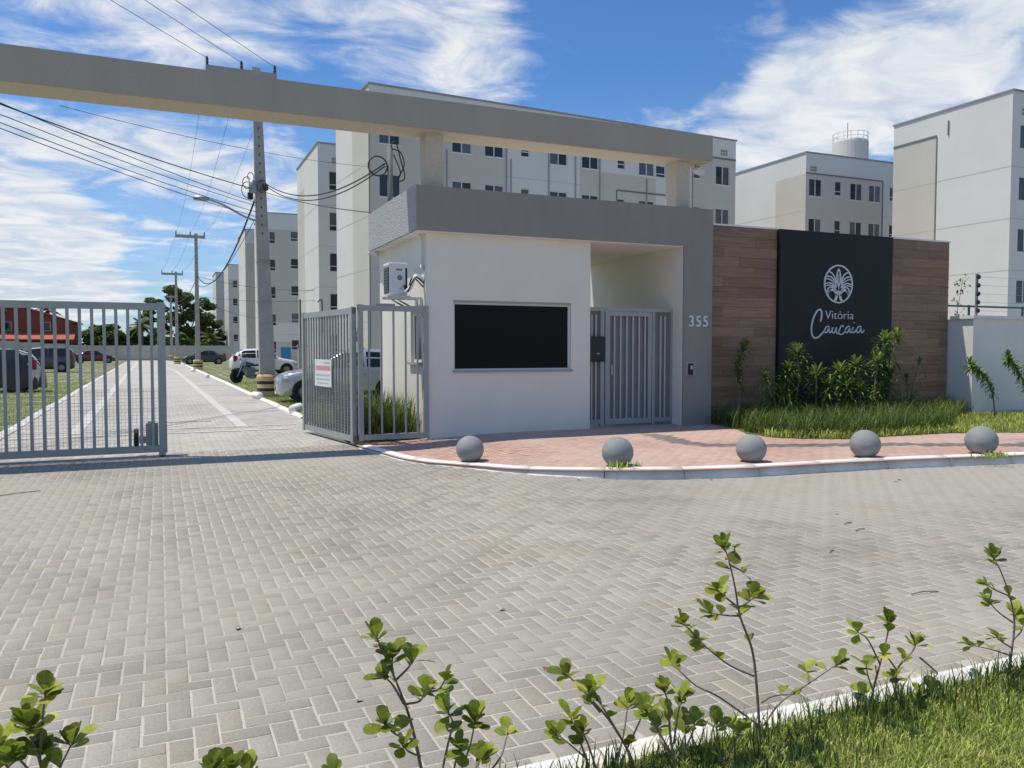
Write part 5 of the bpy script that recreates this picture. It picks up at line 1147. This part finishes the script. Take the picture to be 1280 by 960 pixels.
dracaena('drooping yellow-green dracaena before the white boundary wall', 11.7, [[(1244, 520), (1240, 490), (1228, 468), (1212, 455)]], dense=True, ln=.25, grp='dracaenas before the white wall')
dracaena('drooping dark dracaena further along the white boundary wall', 11.7, [[(1284, 525), (1283, 490), (1272, 462), (1260, 447)], [(1290, 530), (1292, 490), (1284, 462)]], dense=True, ln=.25, grp='dracaenas before the white wall')

# trees beyond the perimeter wall
def leafcloud(lobes, n, size, flat=.5):
    V = np.zeros((n*4, 3)); T = np.zeros(n*4)
    w = np.array([l[3]*l[4]*l[5] for l in lobes]); pick = rng.choice(len(lobes), n, p=w/w.sum())
    for i in range(n):
        cx, cy, cz, rx, ry, rz_ = lobes[pick[i]]; d = rng.normal(size=3); d /= np.linalg.norm(d); r_ = rng.uniform(.35, 1)**.5
        c = np.array([cx+d[0]*rx*r_, cy+d[1]*ry*r_, cz+d[2]*rz_*r_]); a = rng.normal(size=3); a /= np.linalg.norm(a); b = np.cross(a, rng.normal(size=3)); b /= np.linalg.norm(b); a[2] *= flat
        s = size*rng.uniform(.5, 1.3); V[4*i:4*i+4] = [c-a*s, c-b*s*.45, c+a*s, c+b*s*.45]; T[4*i:4*i+4] = rng.random()
    return V, np.arange(n*4).reshape(-1, 4), T
def tree(label, x, y, h, lobes, n=5000, size=.32, name='leafy_tree'):
    t = thing(name, label, 'tree', (x, y, 0), 0, 'trees beyond the perimeter wall'); mb = MB()
    mb.tube([(0, 0, 0), (.1, 0, h*.25), (-.1, .1, h*.5)], [.3, .24, .16], 8)
    for l in lobes: mb.tube(catmull([(0, 0, h*.3), (l[0]*.5, l[1]*.5, (h*.35+l[2])/2), (l[0], l[1], l[2])], 4), .08, 5)
    mb.build('trunk', M_BARK, t, smooth=True)
    # break each lobe into irregular clumps so that sky shows between them
    sub = []
    for l in lobes:
        for k in range(9):
            d = rng.normal(size=3); d /= np.linalg.norm(d); q = rng.uniform(.4, 1.0); f = rng.uniform(.30, .52)
            sub.append((l[0]+d[0]*l[3]*q, l[1]+d[1]*l[4]*q, l[2]+d[2]*l[5]*q, l[3]*f, l[4]*f, l[5]*f*.8))
    V, F, T = leafcloud(sub, int(n*1.25), size*1.05); link('crown', npmesh('crown', V, F, M_TREE, T), t)
def pxX(px_, Y): return onY(px_, 430, Y).x
def pz(py, Y, px_=220): return onY(px_, py, Y).z
Y0 = 132
tree('large leafy tree behind the slim pole and the perimeter wall', pxX(236, Y0), Y0, 11, [(-1.0, 0, 9.3, 2.6, 2.6, 1.9), (1.6, .5, 8.0, 2.4, 2.4, 1.8), (-1.2, 0, 6.3, 2.6, 2.6, 2.0), (2.4, 0, 5.2, 2.3, 2.3, 1.8), (.4, 0, 4.0, 3, 2.6, 1.6)], 9000, .26)
tree('feathery dark tree left of the thin pole behind the wall', pxX(192, 138), 138, 9, [(0, 0, 8.2, 1.9, 1.9, 1.3), (-.9, 0, 6.4, 1.6, 1.6, 1.3), (.8, 0, 5.0, 1.8, 1.8, 1.5), (0, 0, 3.2, 2.4, 2, 1.6)], 5000, .25)
tree('lower round tree between the large tree and the last block', pxX(262, 134), 134, 6, [(0, 0, 5.2, 1.6, 1.6, 1.2), (.6, 0, 3.4, 2.2, 2, 1.6), (-1.2, 0, 3.6, 1.8, 1.6, 1.5)], 3500, .26)
tree('dark bushy tree right of the brick house', pxX(128, 136), 136, 5.5, [(-.8, 0, 4.2, 1.7, 1.7, 1.2), (1.0, 0, 3.6, 1.8, 1.7, 1.4), (0, 0, 2.6, 2.8, 2, 1.3)], 3500, .26)
tree('small dense tree filling the gap beside the brick house', pxX(117, 129), 129, 4.5, [(0, 0, 3.5, 1.6, 1.5, 1.2), (1.2, 0, 2.6, 1.8, 1.5, 1.2), (2.8, 0, 3.0, 1.8, 1.5, 1.2)], 3500, .25)
tree('low bushy tree in front of the feathery tree', pxX(160, 130), 130, 5, [(0, 0, 3.9, 1.8, 1.8, 1.3), (1.3, 0, 3.0, 1.8, 1.6, 1.3), (-1.3, 0, 3.0, 1.8, 1.6, 1.2)], 3500, .26)
tree('hedge-like tree between the large tree and the wall', pxX(212, 127), 127, 4, [(0, 0, 2.8, 2.2, 1.6, 1.2), (2.5, 0, 2.6, 2.2, 1.6, 1.1), (5, 0, 2.3, 1.8, 1.4, 1.0)], 4000, .24)
def palm(label, x, y, h, fl, n=15):
    t = thing('coconut_palm', label, 'palm', (x, y, 0), random.uniform(0, 6), 'palms beyond the perimeter wall')
    MB().tube([(0, 0, 0), (.15, 0, h*.4), (.05, 0, h*.75), (0, 0, h)], [.2, .16, .13, .12], 7).build('trunk', M_BARK, t, smooth=True)
    V, F, T = [], [], []
    for i in range(n):
        az = i*2.4; el = R(70-110*(i/n)); d = Vector((math.cos(az)*math.cos(el), math.sin(az)*math.cos(el), math.sin(el))); l = fl*random.uniform(.8, 1.1); tn = random.random(); pr = []
        for k in range(13):
            f = k/12; pr.append(Vector((0, 0, h))+d*l*f-Vector((0, 0, l*.55*f*f)))
        for k in range(1, 13):
            tt = (pr[k]-pr[k-1]).normalized(); s = tt.cross(Vector((0, 0, 1))); s = s.normalized() if s.length > .01 else Vector((1, 0, 0)); ll = l*.28*math.sin(math.pi*min(1, .15+k/13))
            for sg_ in (1, -1):
                for u_ in (0, .5):
                    p = pr[k-1].lerp(pr[k], u_); e = p+(s*sg_*.8+tt*.6-Vector((0, 0, .45)))*ll; q = len(V); wv = tt*.06*fl/2
                    V += [p-wv, p+wv, e]; F.append((q, q+1, q+2)); T += [tn]*3
    link('fronds', npmesh('fronds', [tuple(v) for v in V], F, M_PALM, T), t)
palm('coconut palm behind the driveway gate top corner', pxX(178, 128), 128, 5.0, 3.0)
palm('coconut palm beside the last apartment block', pxX(263, 127), 127, 3.2, 2.8)
palm('coconut palm rising behind the brick house roof', pxX(62, 150), 150, 8.0, 3.2)
palm('small coconut palm right of the feathery tree', pxX(200, 129), 129, 3.8, 2.6)
tree('dark tree at the far left of the brick house', pxX(-12, 128), 128, 7, [(0, 0, 5.5, 1.8, 1.8, 1.8), (-2, 0, 4.5, 2.2, 2, 1.8)], 3500, .26)
# sapling behind the white wall and shrub by the guardhouse
def sapling(label, x, y, z0, h, lean, n, m=M_TREE):
    t = thing('sapling', label, 'plant', (x, y, z0)); pts = [Vector((lean*(i/8)**1.5, 0, h*i/8)) for i in range(9)]; MB().tube(pts, [.02-.0018*i for i in range(9)], 6).build('stem', M_STEM, t)
    V, F, T = [], [], []
    for i in range(n):
        f = random.uniform(.25, 1); p = Vector((lean*f**1.5, 0, h*f))+Vector((random.gauss(0, .10), random.gauss(0, .10), random.gauss(0, .05))); strap_leaves(V, F, T, p, Vector((random.gauss(0, 1), random.gauss(0, 1), .6)), 3, .13, .05, .2, 20, 60)
    link('foliage', npmesh('foliage', [tuple(v) for v in V], F, m, T), t)
sapling('thin leaning sapling rising behind the white boundary wall', 19.2, 15.0, 0, 3.5, .55, 60)
sapling('leafy sapling beyond the narrow fixed gate panel', 4.3, 19.5, 0, 2.1, .1, 90, M_GRASSB)
# litter of the place: twig and dry leaves on the paving
for i, (x, y, a, l) in enumerate(((1156, 742, -.1, .22), (1040, 690, .5, .1), (1075, 663, .2, .14), (1060, 655, .25, .12), (20, 618, .5, .5))):
    p = G(x, y); o = MB().tube([(-l/2, 0, .006), (0, .01, .012), (l/2, 0, .006)], .0045, 5).build('twig', M_STEM, None, p, (0, 0, a))
    tag(o, ['dark straight twig lying on the paving near the shrubs', 'short curled twig on the grey paving', 'thin twig on the grey paving, upper of two', 'thin twig on the grey paving, lower of two', 'long dry twig near the closed driveway gate'][i], 'twig')
M_DRY = mat('dry_leaf', (.22, .12, .06), .8, .3, 20)
dl = leafmesh('dry_leaf', M_DRY, .4, .3); grp = 'dry leaves scattered on the grey paving'
for i in range(16):
    x, y = random.uniform(30, 1270), 600+330*random.random()**1.6; p = G(x, y)
    if p.y < FGK+.1: continue
    o = link('dry_leaf', dl, None, (p.x, p.y, .008), (random.uniform(-.2, .2), random.uniform(-.2, .2), random.uniform(0, 6)), scale=(.045,)*3); tag(o, 'small brown dry leaf lying on the grey paving', 'leaf', grp)
